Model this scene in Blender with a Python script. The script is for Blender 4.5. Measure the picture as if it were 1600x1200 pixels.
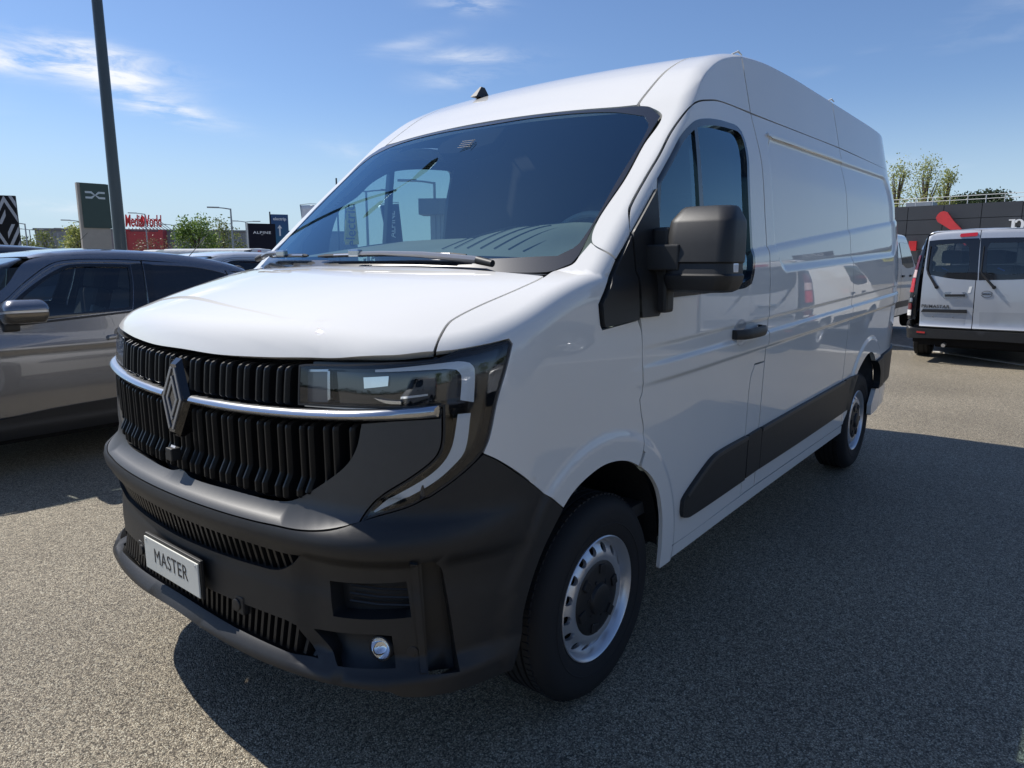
import bpy, bmesh, math, random
import numpy as np
from mathutils import Matrix, Vector
from mathutils.geometry import delaunay_2d_cdt
for _o in list(bpy.data.objects):
    bpy.data.objects.remove(_o)
SC = bpy.context.scene
COL = SC.collection
rad = math.radians

# ------------------------------------------------------------------ camera
F_PX = 1083.08
CAM = np.array([-0.9596, -2.145, 1.505])
YAW, PITCH, ROLL = 0.68266, 0.17385, -0.00098
def cam_axes():
    f = np.array([math.cos(YAW)*math.cos(PITCH), math.sin(YAW)*math.cos(PITCH), -math.sin(PITCH)])
    r = np.array([math.sin(YAW), -math.cos(YAW), 0.0]); u = np.cross(r, f)
    return (math.cos(ROLL)*r+math.sin(ROLL)*u, math.cos(ROLL)*u-math.sin(ROLL)*r, f)
CR, CU, CF = cam_axes()
cd = bpy.data.cameras.new('camera'); cam = bpy.data.objects.new('camera', cd); COL.objects.link(cam)
cd.sensor_width = 36.0; cd.lens = 36.0*F_PX/1600.0; cd.clip_start = 0.05; cd.clip_end = 3000
cam.matrix_world = Matrix(((CR[0], CU[0], -CF[0], CAM[0]), (CR[1], CU[1], -CF[1], CAM[1]), (CR[2], CU[2], -CF[2], CAM[2]), (0, 0, 0, 1)))
SC.camera = cam
def spot(px, py, depth):
    """place in the world that lies `depth` metres ahead along a sight line of the photograph"""
    d = CF+CR*(px-800)/F_PX+CU*(600-py)/F_PX
    return CAM+d*depth

# ------------------------------------------------------------------ sky and sun
SUN_TO = np.array([-0.15, 0.80, 1.0]); SUN_TO = SUN_TO/np.linalg.norm(SUN_TO)
SUN_EL = math.asin(SUN_TO[2]); SUN_ROT = math.atan2(SUN_TO[0], SUN_TO[1])
SC.view_settings.view_transform = 'Standard'; SC.view_settings.look = 'None'
SC.view_settings.exposure = 0.32; SC.view_settings.gamma = 1.0; SC.view_settings.use_curve_mapping = False
W = bpy.data.worlds.new('World'); SC.world = W; W.use_nodes = True
nt = W.node_tree; nt.nodes.clear()
def N(tree, typ, **kw):
    n = tree.nodes.new(typ)
    for k, v in kw.items():
        if k.startswith('i_'):
            key = k[2:]
            n.inputs[int(key) if key.isdigit() else key.replace('_', ' ')].default_value = v
        else: setattr(n, k, v)
    return n
def LK(tree, a, b): tree.links.new(a, b)
sky = N(nt, 'ShaderNodeTexSky', sky_type='NISHITA', sun_disc=False, sun_elevation=SUN_EL, sun_rotation=SUN_ROT, altitude=0, air_density=1.0, dust_density=0.3, ozone_density=2.0)
bg = N(nt, 'ShaderNodeBackground'); bg.inputs['Strength'].default_value = 0.088
wo = N(nt, 'ShaderNodeOutputWorld')
tc = N(nt, 'ShaderNodeTexCoord')
nz = N(nt, 'ShaderNodeTexNoise', i_Scale=9.0, i_Detail=8.0, i_Roughness=0.62, i_Distortion=0.4)
mp = N(nt, 'ShaderNodeMapping'); mp.inputs['Scale'].default_value = (1.0, 1.0, 4.5)
LK(nt, tc.outputs['Generated'], mp.inputs['Vector']); LK(nt, mp.outputs['Vector'], nz.inputs['Vector'])
def cloud_spot(px, py, tx, ty, wu, wv, amp):
    """one wisp of cirrus: a soft ellipse of sky about a direction, its long axis towards (tx, ty)"""
    d = np.array(spot(px, py, 1.0))-CAM; d /= np.linalg.norm(d)
    e = np.array(spot(px+tx, py+ty, 1.0))-CAM; e = e/np.linalg.norm(e)-d; e -= d*(e@d); e /= np.linalg.norm(e)
    g = np.cross(d, e)
    a = N(nt, 'ShaderNodeVectorMath', operation='DOT_PRODUCT'); a.inputs[1].default_value = e/wu
    b = N(nt, 'ShaderNodeVectorMath', operation='DOT_PRODUCT'); b.inputs[1].default_value = g/wv
    c = N(nt, 'ShaderNodeVectorMath', operation='DOT_PRODUCT'); c.inputs[1].default_value = d
    for q in (a, b, c): LK(nt, tc.outputs['Generated'], q.inputs[0])
    a2 = N(nt, 'ShaderNodeMath', operation='POWER', i_1=2.0); LK(nt, a.outputs['Value'], a2.inputs[0])
    b2 = N(nt, 'ShaderNodeMath', operation='POWER', i_1=2.0); LK(nt, b.outputs['Value'], b2.inputs[0])
    s = N(nt, 'ShaderNodeMath', operation='ADD'); LK(nt, a2.outputs[0], s.inputs[0]); LK(nt, b2.outputs[0], s.inputs[1])
    m = N(nt, 'ShaderNodeMath', operation='MULTIPLY', i_1=-1.0); LK(nt, s.outputs[0], m.inputs[0])
    x = N(nt, 'ShaderNodeMath', operation='EXPONENT'); LK(nt, m.outputs[0], x.inputs[0])
    h = N(nt, 'ShaderNodeMath', operation='GREATER_THAN', i_1=0.0); LK(nt, c.outputs['Value'], h.inputs[0])
    k = N(nt, 'ShaderNodeMath', operation='MULTIPLY'); LK(nt, x.outputs[0], k.inputs[0]); LK(nt, h.outputs[0], k.inputs[1])
    k2 = N(nt, 'ShaderNodeMath', operation='MULTIPLY', i_1=amp); LK(nt, k.outputs[0], k2.inputs[0])
    return k2.outputs[0]
acc = None
for sp in [(60, 98, 100, 12, .10, .014, 1.25), (140, 80, 60, 12, .06, .011, 1.35), (175, 118, 100, 30, .06, .011, 1.1), (250, 168, 100, 26, .06, .011, 1.5),
           (728, 5, 100, 6, .04, .010, .75), (735, 88, 100, 0, .07, .010, .55), (720, 122, 100, -6, .055, .012, .45), (645, 66, 100, -20, .05, .008, .3),
           (570, 240, 100, 20, .05, .012, .35), (90, 322, 100, 8, .07, .006, .45), (1160, 330, 100, -10, .06, .012, .25)]:
    o = cloud_spot(*sp)
    if acc is None: acc = o
    else:
        ad = N(nt, 'ShaderNodeMath', operation='ADD'); LK(nt, acc, ad.inputs[0]); LK(nt, o, ad.inputs[1]); acc = ad.outputs[0]
# a little faint cirrus anywhere else in the sky
ns2 = N(nt, 'ShaderNodeTexNoise', i_Scale=2.2, i_Detail=4.0)
LK(nt, mp.outputs['Vector'], ns2.inputs['Vector'])
mr2 = N(nt, 'ShaderNodeMapRange', i_1=0.60, i_2=0.80, i_3=0.0, i_4=0.30); LK(nt, ns2.outputs['Fac'], mr2.inputs[0])
ad = N(nt, 'ShaderNodeMath', operation='ADD'); LK(nt, acc, ad.inputs[0]); LK(nt, mr2.outputs[0], ad.inputs[1])
mr = N(nt, 'ShaderNodeMapRange', i_1=0.40, i_2=0.66); LK(nt, nz.outputs['Fac'], mr.inputs[0])
mm = N(nt, 'ShaderNodeMath', operation='MULTIPLY', use_clamp=True); LK(nt, ad.outputs[0], mm.inputs[0]); LK(nt, mr.outputs[0], mm.inputs[1])
mx = N(nt, 'ShaderNodeMix', data_type='RGBA'); LK(nt, mm.outputs[0], mx.inputs['Factor'])
# pale horizon: the thick air low in the sky scatters to a milky blue
sx_ = N(nt, 'ShaderNodeSeparateXYZ'); LK(nt, tc.outputs['Generated'], sx_.inputs[0])
hz_ = N(nt, 'ShaderNodeMapRange', interpolation_type='SMOOTHERSTEP', i_1=0.24, i_2=-0.02, i_3=0.0, i_4=0.88); LK(nt, sx_.outputs['Z'], hz_.inputs[0])
hm_ = N(nt, 'ShaderNodeMix', data_type='RGBA'); LK(nt, hz_.outputs[0], hm_.inputs['Factor']); tn_ = N(nt, 'ShaderNodeVectorMath', operation='MULTIPLY'); tn_.inputs[1].default_value = (0.85, 0.96, 1.15); LK(nt, sky.outputs[0], tn_.inputs[0])
LK(nt, tn_.outputs[0], hm_.inputs['A']); hm_.inputs['B'].default_value = (4.9, 6.4, 7.7, 1)
LK(nt, hm_.outputs['Result'], mx.inputs['A']); mx.inputs['B'].default_value = (8.6, 8.9, 9.4, 1)
LK(nt, mx.outputs['Result'], bg.inputs['Color']); LK(nt, bg.outputs[0], wo.inputs['Surface'])
sd = bpy.data.lights.new('sun', 'SUN'); so = bpy.data.objects.new('sun', sd); COL.objects.link(so)
sd.energy = 5.0; sd.angle = rad(0.53); sd.color = (1.0, 0.955, 0.89)
so.rotation_euler = Vector(SUN_TO).to_track_quat('Z', 'Y').to_euler(); so.location = (0, 0, 30)
SC.cycles.max_bounces = 10; SC.cycles.transparent_max_bounces = 24; SC.cycles.glossy_bounces = 5
SC.cycles.use_denoising = True

# ------------------------------------------------------------------ materials
MATS = {}
def mat(name, col=(.5, .5, .5), rough=.5, metal=0., spec=.5, coat=0., coat_rough=.02, bump=None, var=None, trans=None):
    """procedural Principled material: var=(scale, amount) uneven colour, bump=(scale, strength) fine relief"""
    if name in MATS: return MATS[name]
    m = bpy.data.materials.new(name); m.use_nodes = True; t = m.node_tree
    b = t.nodes['Principled BSDF']
    b.inputs['Base Color'].default_value = (*col, 1); b.inputs['Roughness'].default_value = rough
    b.inputs['Metallic'].default_value = metal; b.inputs['Specular IOR Level'].default_value = spec
    b.inputs['Coat Weight'].default_value = coat; b.inputs['Coat Roughness'].default_value = coat_rough
    tcn = N(t, 'ShaderNodeTexCoord')
    sc, am = var or (3.0, .06)
    nz = N(t, 'ShaderNodeTexNoise', i_Scale=sc, i_Detail=5.0); LK(t, tcn.outputs['Object'], nz.inputs['Vector'])
    r = N(t, 'ShaderNodeMapRange', i_1=.3, i_2=.7, i_3=1-am, i_4=1+am); LK(t, nz.outputs['Fac'], r.inputs[0])
    h = N(t, 'ShaderNodeHueSaturation'); h.inputs['Color'].default_value = (*col, 1); LK(t, r.outputs[0], h.inputs['Value'])
    LK(t, h.outputs[0], b.inputs['Base Color'])
    if bump:
        n2 = N(t, 'ShaderNodeTexNoise', i_Scale=bump[0], i_Detail=3.0); LK(t, tcn.outputs['Object'], n2.inputs['Vector'])
        bp = N(t, 'ShaderNodeBump', i_Strength=bump[1], i_Distance=.002); LK(t, n2.outputs['Fac'], bp.inputs['Height'])
        LK(t, bp.outputs[0], b.inputs['Normal'])
    MATS[name] = m
    return m
def glass(name, tint=(.8, .9, .88), refl=1.0, rough=0.0, gcol=(1, 1, 1)):
    """thin sheet of tinted glass: transmits with a tint and mirrors by its Fresnel term"""
    if name in MATS: return MATS[name]
    m = bpy.data.materials.new(name); m.use_nodes = True; t = m.node_tree; t.nodes.clear()
    o = N(t, 'ShaderNodeOutputMaterial'); mix = N(t, 'ShaderNodeMixShader')
    tr = N(t, 'ShaderNodeBsdfTransparent'); tr.inputs[0].default_value = (*tint, 1)
    gl = N(t, 'ShaderNodeBsdfGlossy'); gl.inputs['Roughness'].default_value = rough; gl.inputs['Color'].default_value = (*gcol, 1)
    ge = N(t, 'ShaderNodeNewGeometry'); dt_ = N(t, 'ShaderNodeVectorMath', operation='DOT_PRODUCT'); LK(t, ge.outputs['Incoming'], dt_.inputs[0]); LK(t, ge.outputs['Normal'], dt_.inputs[1])
    ab = N(t, 'ShaderNodeMath', operation='ABSOLUTE'); LK(t, dt_.outputs['Value'], ab.inputs[0])
    on = N(t, 'ShaderNodeMath', operation='SUBTRACT', use_clamp=True, i_0=1.0); LK(t, ab.outputs[0], on.inputs[1])
    p5 = N(t, 'ShaderNodeMath', operation='POWER', i_1=5.0); LK(t, on.outputs[0], p5.inputs[0])
    mu = N(t, 'ShaderNodeMath', operation='MULTIPLY_ADD', use_clamp=True, i_1=.955, i_2=.045*refl); LK(t, p5.outputs[0], mu.inputs[0])
    LK(t, mu.outputs[0], mix.inputs[0]); LK(t, tr.outputs[0], mix.inputs[1]); LK(t, gl.outputs[0], mix.inputs[2])
    LK(t, mix.outputs[0], o.inputs[0])
    MATS[name] = m
    return m
WHITE = mat('white_paint', (.69, .68, .65), .5, spec=.0, coat=1.0, coat_rough=.012, var=(1.5, .015))
PLASTIC = mat('dark_grey_plastic', (.0160, .0163, .0172), .50, spec=.45, bump=(900, .12), var=(40, .08))
PLASTIC2 = mat('satin_dark_plastic', (.034, .034, .034), .50, spec=.75, bump=(900, .06), var=(40, .06))
BLACK = mat('black_plastic', (.012, .012, .013), .5)
GLOSSB = mat('gloss_black', (.008, .008, .009), .08, coat=.5)
RUBBER = mat('tyre_rubber', (.018, .018, .019), .75, spec=.3, bump=(300, .2))
STEEL = mat('silver_steel', (.62, .63, .65), .32, metal=.75)
SATIN = mat('satin_chrome', (.50, .51, .53), .24, metal=1.0)
CHROME = mat('bright_chrome', (.82, .83, .85), .05, metal=1.0)
VOID = mat('dark_recess', (.006, .006, .007), .7, spec=.2)
CABIN = mat('cabin_dark', (.05, .051, .054), .7, spec=.3, bump=(400, .1))
DASH = mat('dashboard_grey', (.16, .17, .165), .75, spec=.25, bump=(500, .2))
WS = glass('windscreen_glass', (.66, .80, .77), 4.2, gcol=(.50, .78, .96))
DG = glass('door_glass', (.58, .73, .73), 3.4, gcol=(.6, .85, 1.0))
LENS = glass('lamp_lens', (.9, .92, .93), 1.3)

# ------------------------------------------------------------------ objects
def link(name, me, parent=None, off=(0, 0, 0)):
    o = bpy.data.objects.new(name, me); COL.objects.link(o)
    if parent is not None:
        o.parent = parent; o.location = off
    return o
def empty(name, loc, rz=0.0):
    o = bpy.data.objects.new(name, None); COL.objects.link(o); o.location = loc; o.rotation_euler = (0, 0, rz); o.empty_display_size = .2
    return o
def tag(o, label, cat, group=None, kind=None):
    if label: o['label'] = label
    if cat: o['category'] = cat
    if group: o['group'] = group
    if kind: o['kind'] = kind
    return o
def struct(o):
    o['kind'] = 'structure'; return o
def copy_tree(o, parent=None):
    c = o.copy(); COL.objects.link(c); c.parent = parent
    for ch in list(o.children): copy_tree(ch, c)
    return c
class MB:
    """collects shapes into one mesh"""
    def __init__(s): s.v = []; s.f = []; s.sm = []
    def add(s, verts, faces, smooth=False):
        n = len(s.v); s.v += [tuple(map(float, q)) for q in verts]; s.f += [tuple(i+n for i in f) for f in faces]; s.sm += [smooth]*len(faces)
        return s
    def box(s, x0, x1, y0, y1, z0, z1, M=None, bev=0.0):
        if bev > 0:
            b = min(bev, .49*min(abs(x1-x0), abs(y1-y0), abs(z1-z0)))
            bm = bmesh.new(); bmesh.ops.create_cube(bm, size=1.0)
            for v in bm.verts: v.co = ((x0+x1)/2+v.co.x*(x1-x0), (y0+y1)/2+v.co.y*(y1-y0), (z0+z1)/2+v.co.z*(z1-z0))
            bmesh.ops.bevel(bm, geom=list(bm.edges), offset=b, segments=2, profile=.6, affect='EDGES')
            bm.verts.index_update(); vs = [v.co.copy() for v in bm.verts]; fs = [[v.index for v in f.verts] for f in bm.faces]; bm.free()
        else:
            vs = [Vector((x, y, z)) for x in (x0, x1) for y in (y0, y1) for z in (z0, z1)]
            fs = [(0, 1, 3, 2), (4, 6, 7, 5), (0, 4, 5, 1), (2, 3, 7, 6), (0, 2, 6, 4), (1, 5, 7, 3)]
        if M is not None: vs = [M @ v for v in vs]
        return s.add(vs, fs)
    def loft(s, rings, closed=True, caps=True, smooth=True):
        k = len(rings[0]); vs = [q for r in rings for q in r]; fs = []
        for i in range(len(rings)-1):
            for j in range(k if closed else k-1):
                a = i*k+j; b = i*k+(j+1) % k; fs.append((a, b, b+k, a+k))
        s.add(vs, fs, smooth)
        if caps and closed:
            s.add(rings[0], [tuple(range(k))[::-1]]); s.add(rings[-1], [tuple(range(k))])
        return s
    def tube(s, pts, r, n=8, caps=True):
        pts = [np.array(p, float) for p in pts]; rr = r if hasattr(r, '__len__') else [r]*len(pts); rings = []
        up = np.array([0, 0, 1.0])
        for i, p in enumerate(pts):
            t = pts[min(i+1, len(pts)-1)]-pts[max(i-1, 0)]; t = t/(np.linalg.norm(t)+1e-9)
            a = np.cross(t, up)
            if np.linalg.norm(a) < .05: a = np.cross(t, np.array([1.0, 0, 0]))
            a /= np.linalg.norm(a); b = np.cross(a, t)
            rings.append([p+rr[i]*(math.cos(2*math.pi*k/n)*a+math.sin(2*math.pi*k/n)*b) for k in range(n)])
        return s.loft(rings, True, caps)
    def lathe(s, prof, n=48, M=None, a0=0, a1=2*math.pi):
        """profile of (r, t) turned round the local Y axis; t runs along Y"""
        full = abs(a1-a0-2*math.pi) < 1e-6; m = n if full else n+1
        vs = []
        for (r, t) in prof:
            for k in range(m):
                a = a0+(a1-a0)*k/n; v = Vector((r*math.cos(a), t, r*math.sin(a))); vs.append(M @ v if M else v)
        fs = []
        for i in range(len(prof)-1):
            for k in range(m if full else m-1):
                a = i*m+k; b = i*m+(k+1) % m; fs.append((a, a+m, b+m, b))
        return s.add(vs, fs, True)
    def prism(s, poly, f0, f1):
        """polygon in 2-D lofted between two maps to 3-D"""
        k = len(poly); a = [f0(*q) for q in poly]; b = [f1(*q) for q in poly]
        s.add(a+b, [tuple(range(k))[::-1], tuple(range(k, 2*k))]+[(j, (j+1) % k, k+(j+1) % k, k+j) for j in range(k)])
        return s
    def build(s, name, m, parent=None, off=(0, 0, 0), sharp=40):
        me = bpy.data.meshes.new(name); me.from_pydata(s.v, [], s.f); me.materials.append(m)
        me.polygons.foreach_set('use_smooth', s.sm)
        bm = bmesh.new(); bm.from_mesh(me); bmesh.ops.remove_doubles(bm, verts=bm.verts, dist=1e-5); bmesh.ops.recalc_face_normals(bm, faces=bm.faces); bm.to_mesh(me); bm.free()
        if any(s.sm): me.set_sharp_from_angle(angle=rad(sharp))
        return link(name, me, parent, off)
def text_mesh(name, body, size, m, M, parent=None, depth=.004, shear=0.0, sx=1.0, off=(0, 0, 0), space=1.0, bold=0.0):
    """raised lettering; M maps the local frame (x right, y up, z out of the surface)"""
    cu = bpy.data.curves.new(name, 'FONT'); cu.body = body; cu.size = size; cu.align_x = 'CENTER'; cu.align_y = 'CENTER'
    cu.extrude = depth/2; cu.shear = shear; cu.space_character = space; cu.offset = bold; cu.resolution_u = 3
    to = bpy.data.objects.new(name, cu); COL.objects.link(to)
    dg = bpy.context.evaluated_depsgraph_get(); me = bpy.data.meshes.new_from_object(to.evaluated_get(dg))
    bpy.data.objects.remove(to)
    me.transform(M @ Matrix.Diagonal((sx, 1, 1, 1))); me.materials.clear(); me.materials.append(m)
    return link(name, me, parent, off)
def frame(o, x, y):
    """4x4 from an origin, a right axis and an up axis"""
    o, x, y = Vector(o), Vector(x).normalized(), Vector(y).normalized(); z = x.cross(y).normalized(); y = z.cross(x)
    return Matrix(((x.x, y.x, z.x, o.x), (x.y, y.y, z.y, o.y), (x.z, y.z, z.z, o.z), (0, 0, 0, 1)))

# ------------------------------------------------------------------ body panels cut from a smooth body form
def par_chart(d):
    """parallel projection along d"""
    d = np.array(d, float); d /= np.linalg.norm(d)
    a = np.cross(d, [0, 0, 1.0]) if abs(d[2]) < .9 else np.cross(d, [0, 1.0, 0])
    a /= np.linalg.norm(a); b = np.cross(a, d)
    return (lambda P: np.stack([P@a, P@b], 1)), (lambda q: (q[:, :1]*a+q[:, 1:]*b-d*6.0, np.repeat(d[None], len(q), 0), 0.0))
def cyl_chart(cx=1.0, cy=0.0):
    def to2(P): return np.stack([np.arctan2(P[:, 1]-cy, cx-P[:, 0]), P[:, 2]], 1)
    def ray(q):
        o = np.stack([-np.cos(q[:, 0]), np.sin(q[:, 0]), 0*q[:, 0]], 1)
        return np.array([cx, cy, 0.0])+o*3.0+np.stack([0*q[:, 1], 0*q[:, 1], q[:, 1]], 1), -o, 0.0
    return to2, ray
def cast(sdf, o, d, n=70):
    t = np.zeros(len(o))
    act = np.arange(len(o))
    for i in range(n):
        v = sdf(o[act]+d[act]*t[act][:, None]); t[act] += np.clip(v, -.05, 1.5)*.85
        act = act[np.abs(v) > 2e-5]
        if len(act) == 0: break
    return o+d*t[:, None]
def grad(sdf, P, e=.0025):
    g = np.stack([sdf(P+np.eye(3)[i]*e)-sdf(P-np.eye(3)[i]*e) for i in range(3)], 1)
    return g/(np.linalg.norm(g, axis=1, keepdims=True)+1e-12)
def smooth_loop(p, h, corner=38.0):
    p = np.array(p, float); n = len(p); out = []
    d = [p[(i+1) % n]-p[i] for i in range(n)]
    def turn(i):
        a, b = d[i-1], d[i]; c = (a@b)/(np.linalg.norm(a)*np.linalg.norm(b)+1e-12); return math.degrees(math.acos(max(-1, min(1, c))))
    cor = [turn(i) > corner for i in range(n)]
    for i in range(n):
        p1, p2 = p[i], p[(i+1) % n]; L = np.linalg.norm(p2-p1); k = max(1, int(math.ceil(L/h)))
        t1 = (p2-p1) if cor[i] else (p2-p[i-1])*(L/(np.linalg.norm(p2-p1)+np.linalg.norm(p1-p[i-1])+1e-9))
        p3 = p[(i+2) % n]; t2 = (p2-p1) if cor[(i+1) % n] else (p3-p1)*(L/(L+np.linalg.norm(p3-p2)+1e-9))
        for j in range(k):
            t = j/k; t_2, t_3 = t*t, t*t*t
            out.append(p1*(2*t_3-3*t_2+1)+t1*(t_3-2*t_2+t)+p2*(3*t_2-2*t_3)+t2*(t_3-t_2))
    return np.array(out)
def inside(q, poly):
    x, y = q[:, 0], q[:, 1]; r = np.zeros(len(q), bool); a = poly; b = np.roll(poly, -1, 0)
    for (x1, y1), (x2, y2) in zip(a, b):
        if y1 == y2: continue
        c = (y1 > y) != (y2 > y); r ^= c & (x < (x2-x1)*(y-y1)/(y2-y1)+x1)
    return r
def area2(p): return .5*np.sum(p[:, 0]*np.roll(p[:, 1], -1)-p[:, 1]*np.roll(p[:, 0], -1))
def inset(p, g):
    if g == 0: return p
    e = np.roll(p, -1, 0)-p; e /= np.linalg.norm(e, axis=1, keepdims=True)+1e-12
    nrm = np.stack([-e[:, 1], e[:, 0]], 1); nn = nrm+np.roll(nrm, 1, 0); nn /= np.linalg.norm(nn, axis=1, keepdims=True)+1e-9
    c = np.clip(np.sum(nn*nrm, 1), .5, 1)
    return p+nn*(g/c)[:, None]
def panel_geo(sdf, chart, outline, holes=(), off=0.0, depth=.022, h=.045, gap=.0025, corner=38.0, hole_gap=0.0, smooth=True, shear=0.0, ax=1.0):
    to2, ray = chart
    loops = []
    for k, L in enumerate([outline]+list(holes)):
        q = to2(np.array(L, float)); q = smooth_loop(q, h*.6, corner) if smooth else q
        if area2(q) < 0: q = q[::-1]
        loops.append(inset(q, gap if k == 0 else -hole_gap))
    allb = np.concatenate(loops); lo, hi = loops[0].min(0), loops[0].max(0)
    gx, gy = np.meshgrid(np.arange(lo[0]+h*ax/2, hi[0], h*ax), np.arange(lo[1]+h/2-abs(shear)*(hi[0]-lo[0]), hi[1], h*.87)); gx = gx+(np.arange(gx.shape[0]) % 2)[:, None]*h*ax/2; gy = gy+shear*(gx-lo[0])
    g = np.stack([gx.ravel(), gy.ravel()], 1); k = inside(g, loops[0])
    for L in loops[1:]: k &= ~inside(g, L)
    g = g[k]
    if len(g):
        dm = np.full(len(g), 9.0)
        for c in range(0, len(allb), 200): dm = np.minimum(dm, np.sqrt(((g[:, None]-allb[None, c:c+200])**2).sum(2)).min(1))
        g = g[dm > h*.42]
    pts = np.concatenate([allb, g]) if len(g) else allb
    ed = []; s = 0
    for L in loops: ed += [(s+i, s+(i+1) % len(L)) for i in range(len(L))]; s += len(L)
    v2, e2, f2, ov, oe, of = delaunay_2d_cdt([Vector(p) for p in pts], ed, [], 0, 1e-7)
    v2 = np.array([tuple(v) for v in v2]); tri = np.array([f for f in f2 if len(f) == 3])
    cen = v2[tri].mean(1); k = inside(cen, loops[0])
    for L in loops[1:]: k &= ~inside(cen, L)
    tri = tri[k]
    o, d, _ = ray(v2); P = cast(sdf, o, d); nr = grad(sdf, P)
    a = P[tri[:, 0]]; fn = np.cross(P[tri[:, 1]]-a, P[tri[:, 2]]-a)
    flip = np.sum(fn*nr[tri[:, 0]], 1) < 0; tri[flip] = tri[flip][:, ::-1]
    verts = [P+nr*off]; norms = [nr]; faces = [tri]; base = len(P)
    if depth:
        for L in loops:
            o, d, _ = ray(L); q = cast(sdf, o, d); m = grad(sdf, q); n = len(L)
            tg = np.roll(q, -1, 0)-np.roll(q, 1, 0); lat = np.cross(tg, m); lat /= np.linalg.norm(lat, axis=1, keepdims=True)+1e-12
            # lateral must point away from the sheet of metal
            if L is loops[0]:
                if np.sum(lat*(q-q.mean(0))) < 0: lat = -lat
            elif np.sum(lat*(q-q.mean(0))) > 0: lat = -lat
            verts += [q+m*off, q+m*(off-depth)]; norms += [lat, lat]; i = np.arange(n); j = (i+1) % n
            f = np.stack([base+i, base+j, base+n+j, base+n+i], 1)
            v0 = verts[-2]; v1 = verts[-1]; fn = np.cross(v0[j[0]]-v0[0], v1[0]-v0[0])
            if fn@lat[0] < 0: f = f[:, ::-1]
            faces.append(f); base += 2*n
    return np.concatenate(verts), np.concatenate(norms), faces
def panel_obj(name, geo, m, parent=None, off=(0, 0, 0), mirror=False):
    v, n, fs = geo
    if mirror: v = v*[1, -1, 1]; n = n*[1, -1, 1]
    me = bpy.data.meshes.new(name); fl = [tuple(map(int, f[::-1] if mirror else f)) for F in fs for f in F]
    me.from_pydata(v.tolist(), [], fl); me.materials.append(m); me.polygons.foreach_set('use_smooth', [True]*len(fl))
    me.normals_split_custom_set_from_vertices(n.tolist())
    return link(name, me, parent, off)

# ------------------------------------------------------------------ smooth body form of the van (signed distance)
def interp(xs,ys):
    # monotone-ish cubic hermite (pchip) vectorised
    xs=np.array(xs,float);ys=np.array(ys,float)
    h=np.diff(xs);d=np.diff(ys)/h
    m=np.zeros_like(xs)
    for i in range(1,len(xs)-1):
        if d[i-1]*d[i]>0:
            w1=2*h[i]+h[i-1];w2=h[i]+2*h[i-1]
            m[i]=(w1+w2)/(w1/d[i-1]+w2/d[i])
    m[0]=d[0];m[-1]=d[-1]
    def f(x):
        x=np.asarray(x,float)
        i=np.clip(np.searchsorted(xs,x)-1,0,len(h)-1)
        t=(x-xs[i])/h[i]
        lo=x<xs[0];hi=x>xs[-1]
        t2=t*t;t3=t2*t
        v=ys[i]*(2*t3-3*t2+1)+h[i]*m[i]*(t3-2*t2+t)+ys[i+1]*(3*t2-2*t3)+h[i]*m[i+1]*(t3-t2)
        v=np.where(lo,ys[0]+m[0]*(x-xs[0]),v);v=np.where(hi,ys[-1]+m[-1]*(x-xs[-1]),v)
        return v
    return f
def sstep(a,b,x):
    t=np.clip((x-a)/(b-a),0,1);return t*t*(3-2*t)
Wz=interp([.2,.45,.7,.95,1.2,1.4,1.6,1.8,2.0,2.13,2.25,2.38,2.5],[1.0,1.014,1.019,1.026,1.032,1.026,1.010,.990,.964,.943,.918,.889,.862])
XF=interp([.18,.30,.37,.405,.43,.455,.5,.6,.65,.72,.772,.800,.852,.872,.95,1.08,1.22,1.31,1.45],[.0,-.03,-.041,-.045,-.03,-.006,-.010,-.012,-.006,-.02,-.041,-.037,.020,.026,.030,.036,.05,.08,.13])
T0=interp([-.1,.05,.2,.4,.6,.72,.9],[1.23,1.308,1.372,1.432,1.474,1.49,1.505])
TW=interp([.60,.81,1.1,1.41,1.49,1.6],[1.335,1.527,1.785,2.05,2.12,2.21])
TR=interp([1.2,1.49,1.6,1.8,2.05,2.3,2.7,3.2,4.6,5.5,5.8],[1.98,2.12,2.185,2.305,2.407,2.465,2.503,2.515,2.515,2.49,2.46])
def fil(a,b,r,p=2.3):
    u=np.maximum(a+r,0);v=np.maximum(b+r,0)
    return np.maximum(np.maximum(a,b),-r)*((u<=0)|(v<=0))+((u>0)&(v>0))*(-r+(u**p+v**p)**(1/p))
def hood(x,y): return T0(x-.08*y*y)-.02*y*y-.12*y**4*sstep(1.0,.1,x)
def wsx(y): return .10*y*y   # windscreen plan bow: shifts x back
def wsz(x,y):
    return TW(x-.145*y*y)
def roofz(x,y):
    return TR(x-.06*y*y)-.022*y*y
def detail(x,z):
    fx=sstep(1.0,1.4,x)
    zA=1.248+.0252*(x-2.3);zB=1.185+.027*(x-2.3);zC=1.116+.0235*(x-2.33)
    d=.012*(sstep(zC-.008,zC+.010,z)-sstep(zB-.006,zB+.010,z))*fx
    d=d+.005*sstep(zA-.004,zA+.006,z)*fx*(1-sstep(1.5,1.75,z))
    z0=1.459+.035*(x-2.5);z1=2.10+.016*(x-2.45)
    qx=np.abs(x-3.77)-1.35+.13;qz=np.abs(z-(z0+z1)/2)-(z1-z0)/2+.13
    rb=np.hypot(np.maximum(qx,0),np.maximum(qz,0))+np.minimum(np.maximum(qx,qz),0)-.13
    d=d-.014*sstep(.006,-.034,rb)
    d=d+.011*(1-sstep(.482,.520,np.hypot(x-.925,z-.45)))+.011*(1-sstep(.50,.53,np.hypot(x-4.45,z-.46)))
    return d
def side(x,y,z):
    w=Wz(z)-.10*sstep(4.9,5.75,x)**2-.02*sstep(1.6,.6,x)+detail(x,z)
    return np.abs(y)-w
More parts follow.
